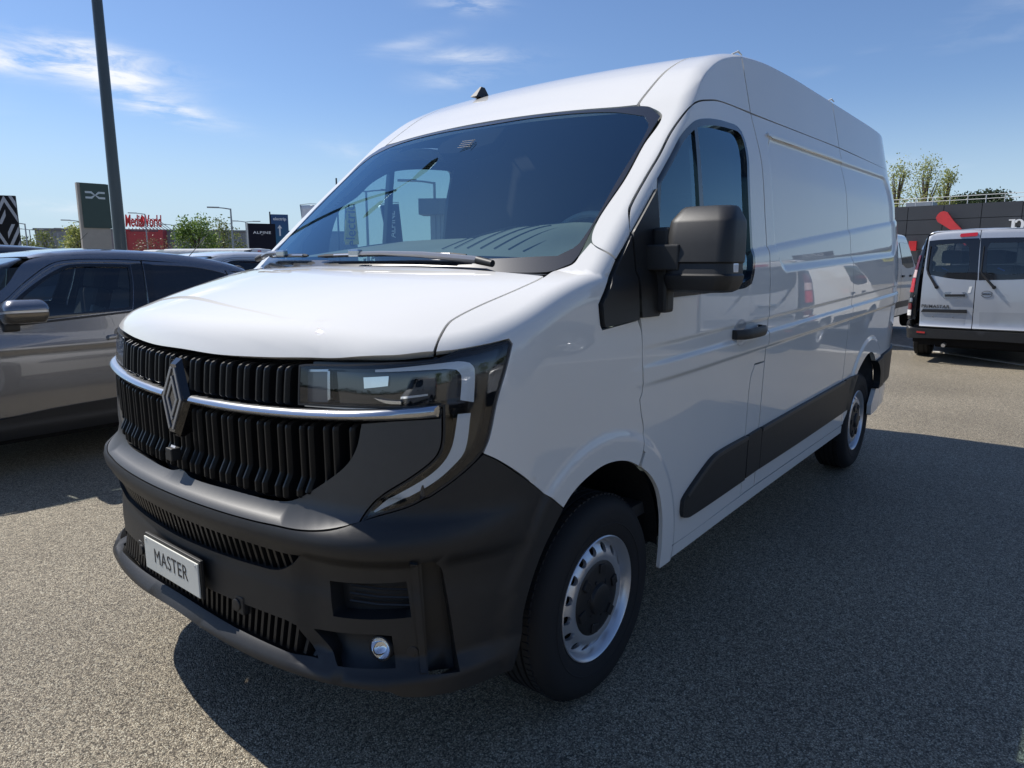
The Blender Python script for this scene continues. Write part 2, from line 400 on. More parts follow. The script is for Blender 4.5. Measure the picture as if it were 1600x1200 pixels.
def front(x,y,z):
    ay=np.abs(y)
    return XF(z)+.17*y*y+.05*y**6+.02*sstep(.737,.722,z)*sstep(.54,.62,ay)*sstep(.40,.43,z)-x
def van_low(P):
    x,y,z=P[...,0],P[...,1],P[...,2]
    a=fil(front(x,y,z),side(x,y,z),np.where(z>.9,.30,.34))
    h=(z-hood(x,y))*.97
    return fil(a,h,np.where(x>.45,.06,.035+.025*np.clip((x-.1)/.35,0,1)))
def van_up(P):
    x,y,z=P[...,0],P[...,1],P[...,2]
    w=(z-wsz(x,y))*.68
    r=(z-roofz(x,y))*.92
    return fil(side(x,y,z),fil(w,r,.02),.06+.055*sstep(1.4,2.2,x)*sstep(1.9,2.2,z))
def SDF(P):
    x,z=P[...,0],P[...,2]
    body=np.minimum(van_low(P),np.maximum(van_up(P),1.33-z))
    body=np.maximum(body,.22-z)
    return fil(body,x-5.66,.12)
# ------------------------------------------------------------------ body forms of the other cars (local frames: x to the rear, y across, z up)
SUW = interp([.15,.28,.42,.62,.80,.95,1.05,1.13,1.3,1.48,1.60],[.84,.885,.905,.915,.915,.90,.885,.870,.795,.71,.62])
SUT = interp([-1.4,-1.25,-.9,-.3,-.1,.35,.72,1.0,1.35,1.75,2.1,2.5,2.75,2.95],[.70,.86,.97,1.06,1.10,1.37,1.53,1.60,1.625,1.612,1.575,1.49,1.30,1.0])
def suv_sdf(P):
    x,y,z=P[...,0],P[...,1],P[...,2]
    s=np.abs(y)-SUW(z)+.05*sstep(-.7,-1.4,x)+.06*sstep(2.2,2.9,x)
    s=s-.012*sstep(.20,.30,z)*(1-sstep(.34,.40,z))-.012*(sstep(.86,.90,z)-sstep(.90,1.02,z))
    t=(z-SUT(x+.10*y*y)+.05*y*y)*.82
    f=-1.42+.12*y*y+.10*np.maximum(0,.6-z)-x
    b=x-2.86-.25*np.maximum(0,.9-z)
    return fil(fil(fil(s,t,.05),f,.10),b,.06)
PRW = interp([.2,.38,.55,.8,1.0,1.3,1.6,1.85,1.97],[.90,.945,.968,.975,.972,.945,.895,.835,.79])
PRX = interp([.2,.40,.52,.56,.62,1.0,1.3,1.7,1.9,2.0],[-.05,-.06,-.06,-.02,.0,.01,.03,.085,.125,.16])
def prim_sdf(P):
    x,y,z=P[...,0],P[...,1],P[...,2]
    s=np.abs(y)-PRW(z)
    r=PRX(z)+.05*y*y-x
    t=z-(1.985-.045*y*y)-.0*x
    w=(z-interp([3.3,3.6,4.05,4.9],[1.99,1.9,1.25,.9])(x))*.75
    f=x-4.95+.2*y*y
    return fil(fil(fil(fil(s,t,.07),r,.07),w,.06),f,.12)

# outlines of the van's panels, metres, x to the rear, left side y < 0
T = {
'arch': [[0.678,-1.012,0.776],[0.724,-1.014,0.81],[0.788,-1.016,0.837],[0.884,-1.018,0.858],[0.972,-1.021,0.856],[1.05,-1.022,0.837],[1.118,-1.023,0.806],[1.192,-1.024,0.755],[1.252,-1.024,0.684],[1.289,-1.023,0.589],[1.298,-1.022,0.509],[1.284,-1.019,0.405]],
'bumpfend': [[0.365,-0.97,1.006],[0.406,-0.985,0.982],[0.542,-1.003,0.881],[0.604,-1.009,0.833],[0.678,-1.012,0.776]],
'bumparch': [[0.678,-1.012,0.776],[0.592,-1.01,0.69],[0.554,-1.008,0.639],[0.524,-1.006,0.584],[0.497,-1.002,0.508],[0.494,-1.0,0.453],[0.472,-1.001,0.393],[0.446,-0.996,0.359]],
'bumpbot': [[-0.042,-0.098,0.411],[-0.039,-0.177,0.409],[-0.02,-0.374,0.39],[-0.004,-0.481,0.387],[0.025,-0.622,0.387],[0.064,-0.739,0.389],[0.11,-0.81,0.383],[0.134,-0.837,0.378],[0.154,-0.855,0.362],[0.211,-0.898,0.351],[0.279,-0.938,0.348],[0.359,-0.968,0.348],[0.428,-0.986,0.348]],
'hoodfender': [[0.277,-0.885,1.278],[0.302,-0.875,1.307],[0.369,-0.847,1.345],[0.412,-0.845,1.362],[0.49,-0.853,1.387],[0.612,-0.872,1.423],[0.711,-0.876,1.449],[0.767,-0.868,1.462]],
'lip': [[0.054,0.002,1.237],[0.06,-0.203,1.236],[0.083,-0.404,1.243],[0.115,-0.569,1.252],[0.147,-0.69,1.259],[0.205,-0.81,1.27],[0.272,-0.883,1.275]],
'lampout': [[0.277,-0.885,1.278],[0.324,-0.921,1.283],[0.393,-0.959,1.293],[0.456,-0.983,1.303],[0.461,-0.99,1.292],[0.432,-0.991,1.222],[0.405,-0.985,1.148],[0.382,-0.977,1.052],[0.365,-0.97,1.011],[0.319,-0.947,0.965],[0.265,-0.913,0.923],[0.215,-0.856,0.881],[0.153,-0.788,0.853],[0.12,-0.755,0.837]],
'lampin': [[0.105,-0.542,1.237],[0.091,-0.546,1.126],[0.164,-0.79,1.136],[0.272,-0.914,1.14],[0.268,-0.914,1.051],[0.259,-0.907,1.018],[0.241,-0.893,0.994],[0.205,-0.858,0.958],[0.163,-0.805,0.915],[0.148,-0.77,0.88],[0.129,-0.753,0.846]],
'drlo': [[0.166,-0.768,1.234],[0.31,-0.927,1.254],[0.334,-0.944,1.249],[0.343,-0.952,1.234],[0.336,-0.955,1.146]],
'drli': [[0.165,-0.769,1.228],[0.278,-0.908,1.236],[0.302,-0.927,1.233],[0.311,-0.935,1.218],[0.305,-0.936,1.154]],
'drlo2': [[0.328,-0.951,1.118],[0.312,-0.943,1.018],[0.282,-0.925,0.978],[0.242,-0.895,0.939],[0.182,-0.819,0.887],[0.145,-0.772,0.857]],
'drli2': [[0.298,-0.933,1.118],[0.283,-0.925,1.033],[0.262,-0.91,0.989],[0.227,-0.881,0.952],[0.169,-0.802,0.895],[0.144,-0.769,0.86]],
'chrometop': [[0.04,-0.109,1.105],[0.051,-0.274,1.108],[0.098,-0.581,1.117],[0.13,-0.704,1.127],[0.186,-0.826,1.137],[0.271,-0.913,1.143]],
'chromebot': [[0.038,-0.108,1.077],[0.049,-0.274,1.078],[0.078,-0.49,1.081],[0.114,-0.655,1.095],[0.185,-0.826,1.111],[0.27,-0.913,1.118]],
'grillelow': [[0.019,-0.064,0.849],[0.035,-0.3,0.851],[0.058,-0.466,0.853],[0.072,-0.525,0.862],[0.088,-0.584,0.893],[0.119,-0.695,0.974],[0.133,-0.733,1.027],[0.139,-0.74,1.093]],
'ledge': [[-0.025,-0.245,0.803],[-0.017,-0.337,0.803],[0.001,-0.457,0.804],[0.014,-0.527,0.806],[0.03,-0.599,0.807],[0.051,-0.662,0.813],[0.08,-0.711,0.823],[0.12,-0.755,0.837]],
'foghole': [[0.062,-0.585,0.499],[0.08,-0.628,0.501],[0.132,-0.769,0.519],[0.164,-0.815,0.518],[0.159,-0.832,0.429],[0.069,-0.694,0.422],[0.075,-0.63,0.442]],
'door': [[1.11,-1.022,1.272],[1.123,-1.025,1.134],[1.13,-1.021,1.069],[1.116,-1.019,1.043],[1.132,-1.018,0.99],[1.152,-1.017,0.936],[1.142,-1.026,0.857],[1.219,-1.026,0.798],[1.288,-1.026,0.721],[1.339,-1.025,0.62],[1.356,-1.024,0.535],[1.371,-1.023,0.457],[1.389,-1.022,0.428],[1.445,-1.011,0.408],[2.131,-1.013,0.424]],
'doortop': [[1.102,-1.02,1.316],[1.073,-1.005,1.463],[1.076,-0.986,1.611],[1.103,-0.965,1.66],[1.127,-0.955,1.689],[1.236,-0.946,1.787],[1.347,-0.94,1.882],[1.446,-0.93,1.969],[1.55,-0.93,2.05],[1.614,-0.934,2.091],[1.685,-0.928,2.116],[1.772,-0.919,2.135],[1.897,-0.908,2.156],[2.077,-0.897,2.168],[2.38,-0.892,2.18]],
'win': [[1.273,-0.973,1.788],[1.381,-0.966,1.88],[1.462,-0.958,1.949],[1.536,-0.952,1.995],[1.613,-0.946,2.031],[1.705,-0.94,2.053],[1.827,-0.933,2.07],[1.956,-0.926,2.079],[2.075,-0.923,2.081],[2.129,-0.927,2.063],[2.145,-0.938,2.026],[2.121,-0.956,1.956],[2.09,-0.971,1.861],[2.012,-0.998,1.626],[1.237,-1.024,1.391]],
'ws': [[0.854,-0.843,1.479],[0.893,-0.883,1.499],[0.924,-0.89,1.527],[1.047,-0.876,1.64],[1.218,-0.878,1.79],[1.365,-0.863,1.919],[1.507,-0.858,2.041],[1.544,-0.787,2.089],[1.546,-0.744,2.099],[1.529,-0.643,2.101],[1.515,-0.471,2.111],[1.508,-0.28,2.119],[1.514,0.037,2.13]],
'groove': [[1.546,-0.744,2.099],[1.63,-0.734,2.165],[1.74,-0.723,2.241],[1.849,-0.716,2.303],[1.975,-0.704,2.359]],
'lampbits': [[0.15,-0.738,1.215],[0.183,-0.805,1.221],[0.179,-0.805,1.195],[0.148,-0.742,1.186],[0.126,-0.649,1.226],[0.297,-0.923,1.235],[0.289,-0.925,1.155],[0.12,-0.665,1.138]],
}

# ------------------------------------------------------------------ the white van
HALF = lambda L: [tuple(q) for q in L]+[(q[0], -q[1], q[2]) for q in reversed(L) if abs(q[1]) > 1e-4]
def full(L):
    """outline of a panel that is symmetric about the middle of the van, from its left half"""
    return HALF(L)
SIDE = par_chart((0, 1, 0)); TOPC = par_chart((.3, 0, -.95)); HOODC = par_chart((.55, 0, -.83)); FENC = par_chart((.35, .80, -.49))
RAILC = par_chart((.15, .80, -.58)); WSC = par_chart((.75, 0, -.66)); CYL = cyl_chart(1.0, 0.0); REARC = par_chart((-1, 0, 0))
VAN_LOC = (2.6, 0.0, 0.0); VOFF = (-2.6, 0.0, 0.0)
van = tag(empty('white_van', VAN_LOC), 'white high roof panel van in the foreground with dark grey bumper and plate reading MASTER', 'van')
def P(name, outline, chart, m, parent=None, both=True, sdf=SDF, off=VOFF, label=None, **kw):
    o = kw.pop('lift', 0.0)
    g = panel_geo(sdf, chart, outline, off=o, **kw)
    r = [panel_obj(name, g, m, parent or van, off if (parent is None or parent is van) else (0, 0, 0))]
    if both: r.append(panel_obj(name, g, m, parent or van, r[0].location, mirror=True))
    return r
def xy(*L): return [(x, -1.0, z) for x, z in L]
rv = lambda L: list(reversed(L))
def sy(x, z, sdf=van_up):
    return tuple(cast(sdf, np.array([[x, -2.0, z]]), np.array([[0, 1.0, 0]]))[0])
def sz(x, y, sdf=van_up):
    return tuple(cast(sdf, np.array([[x, y, 3.5]]), np.array([[0, 0, -1.0]]))[0])
hf = [tuple(q) for q in T['hoodfender']]+[(.772, -.866, 1.463)]
lip = [(.054, 0., 1.237)]+[tuple(q) for q in T['lip'][1:]]
# bonnet
P('bonnet', full([(.728, 0., 1.49), (.742, -.40, 1.485), (.764, -.78, 1.472)]+rv(hf)+rv(lip[:-1])), HOODC, WHITE, both=False, h=.025, depth=.03, gap=.0035)
# wings
arch = [tuple(q) for q in T['arch']]
bf = [tuple(q) for q in T['bumpfend']]; lo = [tuple(q) for q in T['lampout']]
door_l = [tuple(q) for q in T['door'][:7]]
wing = hf+[(.854, -.843, 1.479), (.893, -.883, 1.499), (.924, -.890, 1.527), (.976, -.900, 1.571), (.961, -.951, 1.544), (.979, -.993, 1.510),
      (.856, -1.011, 1.377), (.865, -1.014, 1.315), (.875, -1.015, 1.302), (1.085, -1.02, 1.318)]+door_l+rv(arch[:7])+rv(bf[:-1])+rv(lo[1:9])
P('wing', wing, FENC, WHITE, h=.014, depth=.02, gap=.003)
# rocker strip behind the wheel and below the doors
rock = [(1.158, .852), (1.235, .793), (1.306, .714), (1.357, .613), (1.375, .527), (1.391, .447), (1.410, .418), (1.444, .409), (2.13, .425), (2.32, .428), (3.1, .433), (3.90, .438),
        (3.90, .385), (2.31, .372), (1.315, .355), (1.318, .42), (1.317, .50), (1.307, .581), (1.27, .678), (1.208, .749), (1.134, .801)]
P('sill', xy(*rock), SIDE, WHITE, h=.02, depth=.016, gap=.0015)
# doors
dt = [tuple(q) for q in T['doortop']]
dl = [tuple(q) for q in T['door']]
door_out = dl+[(2.128, -1.02, .51), (2.126, -1.02, .726), (2.130, -1.03, .98), (2.169, -1.03, 1.046), (2.293, -1.03, 1.046), (2.300, -1.03, 1.30), (2.301, -1., 1.6), (2.301, -.98, 1.9), (2.301, -.93, 2.171)]+rv(dt)[1:]
win = [tuple(q) for q in T['win']]
win = win[:8]+[(2.075, -.93, 2.081), (2.120, -.93, 2.063), (2.140, -.93, 2.020), (2.140, -.95, 1.950), (2.128, -.97, 1.860), (2.122, -.98, 1.70), (2.116, -1., 1.55), (2.100, -1., 1.46), (2.065, -1., 1.412), (1.99, -1.02, 1.396), (1.90, -1.02, 1.392), (1.233, -1.02, 1.380), (1.235, -1., 1.60)]
win_r = [(q[0]+(.12 if q[0] > 1.3 else .12*max(0, (q[0]-1.15)/.15)), q[1], q[2]) for q in win]
doors = P('front_door', door_out, SIDE, WHITE, h=.0062, ax=2.3, shear=.029, depth=.03, gap=.003, holes=[win], both=False)
doors.append(panel_obj('front_door', panel_geo(SDF, SIDE, door_out, h=.03, depth=.03, gap=.003, holes=[win_r]), WHITE, van, VOFF, mirror=True))
def inset3(outline, chart, g, h, sdf=SDF, corner=38):
    q = smooth_loop(chart[0](np.array(outline, float)), h, corner); q = q[::-1] if area2(q) < 0 else q
    o, d, _ = chart[1](inset(q, g)); return [tuple(v) for v in cast(sdf, o, d)]
for k, d in enumerate(doors):
    mir = k == 1; wn = win_r if mir else win; dx = .12 if mir else 0.
    def sub(name, outline, m, lift=0., depth=.01, h=.04, holes=(), gap=0.0, ch=SIDE, sdf=SDF, parent=d):
        return panel_obj(name, panel_geo(sdf, ch, outline, off=lift, depth=depth, h=h, gap=gap, holes=holes), m, parent, (0, 0, 0), mirror=mir)
    wi = inset3(wn, SIDE, .026, .03)
    sub('window_frame', wn, GLOSSB, lift=.002, depth=.03, holes=[wi])
    wi2 = inset3(wn, SIDE, .020, .03)
    sub('window_pane', wi2, DG, lift=-.012, depth=0)
    bar = [(1.600+dx, -1, 1.39), (1.645+dx, -1, 1.39), (1.640+dx, -.94, 2.06), (1.610+dx, -.94, 2.04)]
    sub('window_bar', bar, GLOSSB, lift=-.004, depth=.03)
    sub('mirror_mount', xy((1.072, 1.598), (1.247, 1.752), (1.243, 1.574), (1.214, 1.336), (1.20, 1.322), (1.092, 1.322), (1.082, 1.45)), PLASTIC, lift=.014, depth=.03, gap=.001)
    # door lining
    sub('door_lining', inset3(door_out, SIDE, .06, .05), CABIN, lift=-.07, depth=.0, holes=[wn])
    mb = MB(); s = -1 if not mir else 1
    z0, z1 = 1.187, 1.224
    ys = [(1.873, 1.205, .018), (1.90, 1.2055, .045), (1.95, 1.206, .056), (2.03, 1.207, .060), (2.10, 1.208, .058), (2.15, 1.209, .046), (2.17, 1.2095, .018)]
    rings = []
    for (x, z, o) in ys:
        w = 1.037+o; rings.append([(x, s*(w-.022), z-.019), (x, s*(w-.004), z-.021), (x, s*w, z-.012), (x, s*(w+.001), z+.004), (x, s*(w-.005), z+.018), (x, s*(w-.022), z+.019)])
    mb.loft(rings); mb.build('door_handle', PLASTIC, d)
    cup = [(1.955+.075*math.cos(a), -1.03, 1.208+.058*math.sin(a)) for a in np.linspace(0, 2*math.pi, 20, endpoint=False)]
    sub('handle_recess', cup, mat('white_recess_shade', (.5, .51, .53), .35, coat=.6), lift=.0015, depth=.002)  # flat patch; the cup's shade is put into its darker white
    cl = [(1.487, .512), (1.474, .535), (1.476, .583), (1.503, .603), (1.60, .648), (1.717, .694), (1.798, .711), (2.122, .719), (2.122, .508), (1.54, .500)]
    c = sub('door_cladding', xy(*cl), PLASTIC, lift=.017, depth=.02)
    sub('cladding_bevel', xy((1.50, .603), (1.60, .648), (1.717, .694), (1.798, .711), (2.12, .719), (2.12, .702), (1.80, .694), (1.722, .678), (1.605, .632), (1.51, .590)), PLASTIC2, lift=.021, depth=.004)
P('mirror_cover_panel', xy((1.066, 1.592), (.862, 1.380), (.868, 1.318), (.877, 1.305), (1.080, 1.316), (1.076, 1.45)), SIDE, PLASTIC, lift=.012, depth=.03, gap=.002)
# filler flap beside the door, cargo side
P('filler_flap', xy((2.131, .427), (2.131, .51), (2.129, .726), (2.133, .98), (2.172, 1.043), (2.296, 1.043), (2.298, .73), (2.300, .43)), SIDE, WHITE, h=.05, depth=.03, gap=.0025)
P('filler_cladding', xy((2.130, .718), (2.292, .725), (2.306, .72), (2.306, .517), (2.130, .512)), SIDE, PLASTIC, lift=.017, depth=.02, gap=.002)
gut = lambda x: 2.172+.030*(min(x, 4.6)-2.3)/1.5 if x < 3.8 else 2.203+.004*(x-3.8)
P('cargo_side_panel', xy((2.304, .43), (2.304, .73), (2.300, 1.05), (2.304, 1.3), (2.305, 1.7), (2.305, 2.171), (2.8, 2.183), (3.3, 2.194), (3.815, 2.203), (3.815, 1.6), (3.815, 1.16), (3.795, 1.12), (3.800, .75), (3.885, .437), (3.0, .433)), SIDE, WHITE, h=.0062, ax=2.3, shear=.0295, depth=.03, gap=.003)
P('cargo_cladding', xy((2.308, .722), (2.8, .733), (3.3, .742), (3.805, .752), (3.83, .70), (3.83, .535), (2.9, .521), (2.308, .517)), SIDE, PLASTIC, lift=.017, depth=.02, gap=.001)
P('cargo_cladding_bevel', xy((2.309, .722), (3.3, .742), (3.80, .752), (3.80, .735), (3.3, .725), (2.309, .705)), SIDE, PLASTIC2, lift=.021, depth=.004, gap=.0)
rear_edge = [(5.56, 1.0), (5.57, 1.5), (5.55, 1.9), (5.50, 2.21)]
rarch = [(3.93, .463), (3.968, .542), (4.04, .66), (4.14, .762), (4.224, .81), (4.346, .857), (4.47, .868), (4.57, .845), (4.64, .80)]
P('rear_side_panel', xy((3.818, 2.203), (3.818, 1.6), (3.818, 1.16), (3.798, 1.12), (3.803, .75), (3.888, .438), (3.925, .44), *rarch, (4.66, .785), (5.03, .820), (5.54, .84), *rear_edge, (5.0, 2.208), (4.4, 2.206)), SIDE, WHITE, h=.0062, ax=2.3, shear=.0295, depth=.03, gap=.003)
P('rear_arch_cladding', xy((3.834, .752), (4.11, .757), (4.035, .68), (3.965, .558), (3.955, .535), (3.834, .535)), SIDE, PLASTIC, lift=.014, depth=.02, gap=.001)
P('rear_bumper', xy((4.665, .783), (5.03, .818), (5.45, .835), (5.47, .60), (5.20, .585), (4.78, .562), (4.815, .60), (4.80, .68), (4.75, .735)), SIDE, PLASTIC, lift=.016, depth=.05, gap=.001)
P('rear_corner_flap', xy((4.79, .558), (5.20, .58), (5.35, .40), (4.72, .36), (4.70, .45)), SIDE, WHITE, lift=-.004, depth=.03)
# upper side: A-pillar and high roof sides
gr = [tuple(q) for q in T['groove']]
ws = [tuple(q) for q in T['ws']]
gy = lambda x: float(interp([1.548, 1.74, 1.975, 2.3, 5.5], [-.735, -.722, -.704, -.692, -.686])(x))
groove = [sz(x, gy(x)) for x in (1.56, 1.65, 1.75, 1.85, 1.98, 2.12, 2.301)]
up_line = lambda x, g: [sz(x, gy(x)), sz(x, -.75), sz(x, -.79), sy(x, 2.44), sy(x, 2.40), sy(x, 2.34), sy(x, 2.28), sy(x, 2.22), sy(x, g)]
dt = dt[:-1]; dts = [sy(q[0], q[2], SDF) for q in dt[2:]]
P('a_pillar', [(.979, -.993, 1.510), (.961, -.951, 1.544), (.976, -.900, 1.571)]+ws[3:8]+[(1.546, -.744, 2.099)]+groove[:-1]+up_line(2.301, 2.174)+rv(dts)+[(1.071, -.990, 1.592)], RAILC, WHITE, h=.009, depth=.03, gap=.003)
g1 = lambda x: 2.172+.0205*(x-2.3)
xs_ = np.linspace(2.306, 3.814, 8)
P('roof_side', [sz(x, gy(x)) for x in xs_[:-1]]+up_line(3.814, g1(3.814))+[sy(x, g1(x)) for x in rv(list(xs_[1:-1]))]+rv(up_line(2.306, 2.173))[:-1], RAILC, WHITE, h=.009, depth=.03, gap=.003)
xs_ = np.linspace(3.819, 5.46, 8)
P('roof_side_rear', [sz(x, gy(x)) for x in xs_[:-1]]+up_line(5.46, 2.206)+[sy(x, 2.204) for x in rv(list(xs_[1:-1]))]+rv(up_line(3.819, 2.204))[:-1], RAILC, WHITE, h=.009, depth=.03, gap=.003)
P('drip_strip', [(2.46, -.95, 2.090), (3.2, -.95, 2.104), (3.81, -.95, 2.114), (3.81, -.95, 2.128), (3.2, -.95, 2.118), (2.46, -.95, 2.103)], SIDE, WHITE, lift=.010, depth=.012, h=.03, gap=0)
P('roof_panel', full([(1.508, 0., 2.125), (1.512, -.28, 2.119), (1.520, -.471, 2.111), (1.533, -.643, 2.101), (1.548, -.735, 2.102)]+groove+[sz(x, gy(x)) for x in (2.8, 3.4, 4.6, 5.46)]+[sz(5.47, 0)]), TOPC, WHITE, both=False, h=.035, depth=.03, gap=.007)
P('rear_door', full([(5.6, 0., .50), (5.6, -.80, .50), (5.6, -.92, .9), (5.6, -.93, 1.4), (5.6, -.86, 2.0), (5.6, -.70, 2.38), (5.6, 0, 2.40)]), REARC, WHITE, both=False, h=.1, depth=.03)
# windscreen with its black border
wsh = [(.748, 0., 1.468), (.80, -.55, 1.468), (.845, -.82, 1.474), (.893, -.883, 1.499)]+ws[2:12]+[(1.492, 0, 2.124)]
wsfull = full(wsh)
inr = [(.79, 0., 1.510), (.845, -.55, 1.512), (.90, -.82, 1.528), (.95, -.866, 1.572), (1.218, -.857, 1.79), (1.46, -.838, 1.99), (1.505, -.79, 2.045), (1.512, -.64, 2.080), (1.50, -.3, 2.097), (1.476, 0, 2.102)]
inrf = full(inr)
scr = P('windscreen', wsfull, WSC, WS, both=False, sdf=van_up, h=.06, depth=.0, gap=.0015)[0]
frit = mat('windscreen_border_black', (.012, .012, .014), .25, coat=.8)
P('windscreen_border', wsfull, WSC, frit, van, both=False, sdf=van_up, lift=.0015, h=.06, depth=.006, gap=.0015, holes=[inrf])
P('camera_housing', [(1.468, .075, 2.085), (1.42, .20, 2.045), (1.372, .19, 2.012), (1.335, .125, 1.985), (1.325, -.005, 1.978), (1.36, -.155, 2.004), (1.455, -.15, 2.080)], WSC, mat('camera_shroud', (.008, .007, .009), .95, spec=.05), both=False, sdf=van_up, lift=-.004, h=.05, depth=.05, corner=30)
mb = MB()
for k in range(4):
    z = 1.995+.010*k
    mb.tube([(1.330+.0105*k, .02+.0*k, z), (1.342+.0105*k, -.045, z+.001)], .0011, 5)
mb.tube([(1.330, -.045, 1.995), (1.368, -.045, 2.028)], .0014, 5)
mb.build('camera_grid', mat('camera_grid_grey', (.16, .16, .17), .6), van, VOFF)
# scuttle and wipers
mb = MB()
rows = []
for y in np.linspace(-.84, .84, 25):
    x0 = .735+.045*y*y+.02*abs(y)**4
    rows.append([(x0-.03, y, 1.455-.02*y*y), (x0+.01, y, 1.478-.018*y*y), (x0+.06, y, 1.478-.015*y*y), (x0+.07, y, 1.44)])
mb.loft(rows, closed=False, caps=False, smooth=True); mb.build('scuttle', PLASTIC, van, VOFF)
def on_ws(y, up):
    """point on the windscreen at height offset up along it"""
    z = 1.50+up; x = float(interp([1.335, 1.43, 1.527, 1.785, 2.05, 2.12], [.60, .70, .81, 1.1, 1.41, 1.49])(z))+.145*y*y
    return np.array([x, y, z])
WN = np.array([-.66, 0, .75])
for (ya, yb, arm, hub) in [(.31, -.50, (.02, .004), (-.57, -.010)), (.80, .40, (.60, .008), (.86, .01))]:
    w = empty('wiper', (0, 0, 0)); bpy.data.objects.remove(w)
    mb = MB(); pts = [on_ws(y, .018-.09*(abs(y-(ya+yb)/2)**2)*.35)+WN*.022 for y in np.linspace(ya, yb, 14)]
    mb.tube(pts, [.004]+[.009]*12+[.004], 6); bl = mb.build('wiper_blade', BLACK, van, VOFF)
    mb = MB(); mb.tube([p_+WN*.012+np.array([0, 0, -.008]) for p_ in pts[2:-1]], .005, 5); mb.build('wiper_spine', SATIN, bl)
    a0 = on_ws(hub[0], hub[1])+WN*.03; a1 = on_ws(arm[0], arm[1])+WN*.045
    mb = MB(); mb.tube([a0, a0*.6+a1*.4+WN*.012, a0*.25+a1*.75+WN*.01, a1], [.013, .011, .008, .007], 8); ar = mb.build('wiper_arm', mat('wiper_arm_grey', (.30, .30, .31), .3, metal=.6), van, VOFF)
    mb = MB(); M = Matrix.Translation(Vector(a1)); mb.box(-.012, .012, -.03, .03, -.012, .016, M, .006); mb.build('wiper_clip', SATIN, ar)
    mb = MB(); mb.tube([a0+np.array([-.004, -.07 if hub[0] < 0 else .05, -.012]), a0], [.012, .014], 10); mb.build('wiper_hub', BLACK, ar)
# fin aerial
mb = MB(); c = np.array([1.985, .455, 2.382])
mb.loft([[c+np.array([-.055+.045*t, -.018*(1-.7*t), .045*t]), c+np.array([.04-.02*t, -.018*(1-.8*t), .045*t]), c+np.array([.04-.02*t, .018*(1-.8*t), .045*t]), c+np.array([-.055+.045*t, .018*(1-.75*t), .045*t])] for t in (-.3, 0, .25, .6, 1)])
mb.build('roof_aerial', BLACK, van, VOFF)
for x in (2.303, 3.816):
    for s in (-1, 1):
        mb = MB(); q = cast(van_up, np.array([[x, s*.80, 4.0]]), np.array([[0, 0, -1.0]]))[0]
        mb.tube([q+np.array([-.02, 0, -.004]), q+np.array([0, s*.02, .008]), q+np.array([.02, s*.03, -.006])], [.003, .005, .003], 8); mb.build('roof_seam_cap', WHITE, van, VOFF)

# ---- nose: grille surround, slats, strip, badge
ledge = [(-.040, 0., .803)]+[tuple(q) for q in T['ledge']]
ledge[0] = (-.040, 0., .803)
li = [tuple(q) for q in T['lampin']]
gl = [(0., 0., .861)]+[tuple(q) for q in T['grillelow']]
ct = [tuple(q) for q in T['chrometop']]; cb = [tuple(q) for q in T['chromebot']]
sur = ledge+rv(li[3:])+[(.262, -.915, 1.113), (.183, -.828, 1.108), (.139, -.752, 1.098)]+rv(gl[:-1])
def mirror_ring(L):      # closed outline from a left half that starts and ends on the middle line
    return [tuple(q) for q in L]+[(q[0], -q[1], q[2]) for q in reversed(L[1:-1])]
P('grille_surround', mirror_ring(sur), CYL, PLASTIC2, both=False, h=.035, depth=.05, gap=.002)
def front_at(y, z): return cast(SDF, np.array([[-1.5, y, z]]), np.array([[1.0, 0, 0]]))[0]
P('grille_back', full([(0, 0, .84), (0, -.62, .86), (0, -.80, 1.0), (0, -.80, 1.11), (0, -.58, 1.12), (0, -.56, 1.26), (0, 0, 1.255)]), CYL, VOID, both=False, h=.06, lift=-.075, depth=0)
def slat(y, z0, z1, n, name='grille_slat'):
    zs = np.concatenate([[z0, z0+.006], np.linspace(z0+.012, z1-.016, n), [z1-.008, z1]]); low = z0 < 1.08
    if low: zs = np.unique(np.concatenate([zs, [z for z in (.932, .926, .901, .895) if z0+.015 < z < z1-.02]]))
    X = []
    for z in zs:
        if not low: x = front_at(y, z)[0]-.010
        else:
            xa = front_at(y, 1.02)[0]; t = min(1, max(0, (.930-z)/.034)); x = xa-.004-.018*t
        X.append(x+.006)
    rings = []
    for i, (z, x) in enumerate(zip(zs, X)):
        x += (.022 if i == 0 else .006 if i == 1 else .018 if i == len(zs)-1 else .003 if i == len(zs)-2 else 0)
        rings.append([(x+.060, y-.0110, z), (x+.012, y-.0075, z), (x+.0015, y-.0042, z), (x, y-.0028, z), (x, y+.0028, z), (x+.0015, y+.0042, z), (x+.012, y+.0075, z), (x+.060, y+.0110, z)])
    return MB().loft(rings, smooth=False).build(name, SLAT, van, VOFF)
SLAT = mat('grille_slat_black', (.007, .007, .0075), .36, spec=.32)
zl = interp([0, .4, .568, .7], [1.221, 1.227, 1.236, 1.242]); zt = interp([0, .3, .583, .7], [1.112, 1.114, 1.123, 1.132])
zb = interp([0, .28, .5, .66, .83], [1.070, 1.072, 1.076, 1.088, 1.1]); zg = interp([0, .49, .55, .603, .704, .738, .745], [.866, .867, .878, .905, .982, 1.034, 1.06])
for k in range(-9, 10):
    for s in (-.0150, .0150):
        y = k*.0815+s
        if abs(y) < .535: slat(y, float(zt(abs(y))), float(zl(abs(y))), 6)
        if abs(y) < .728: slat(y, float(zg(abs(y)))-.012, float(zb(abs(y))), 14)
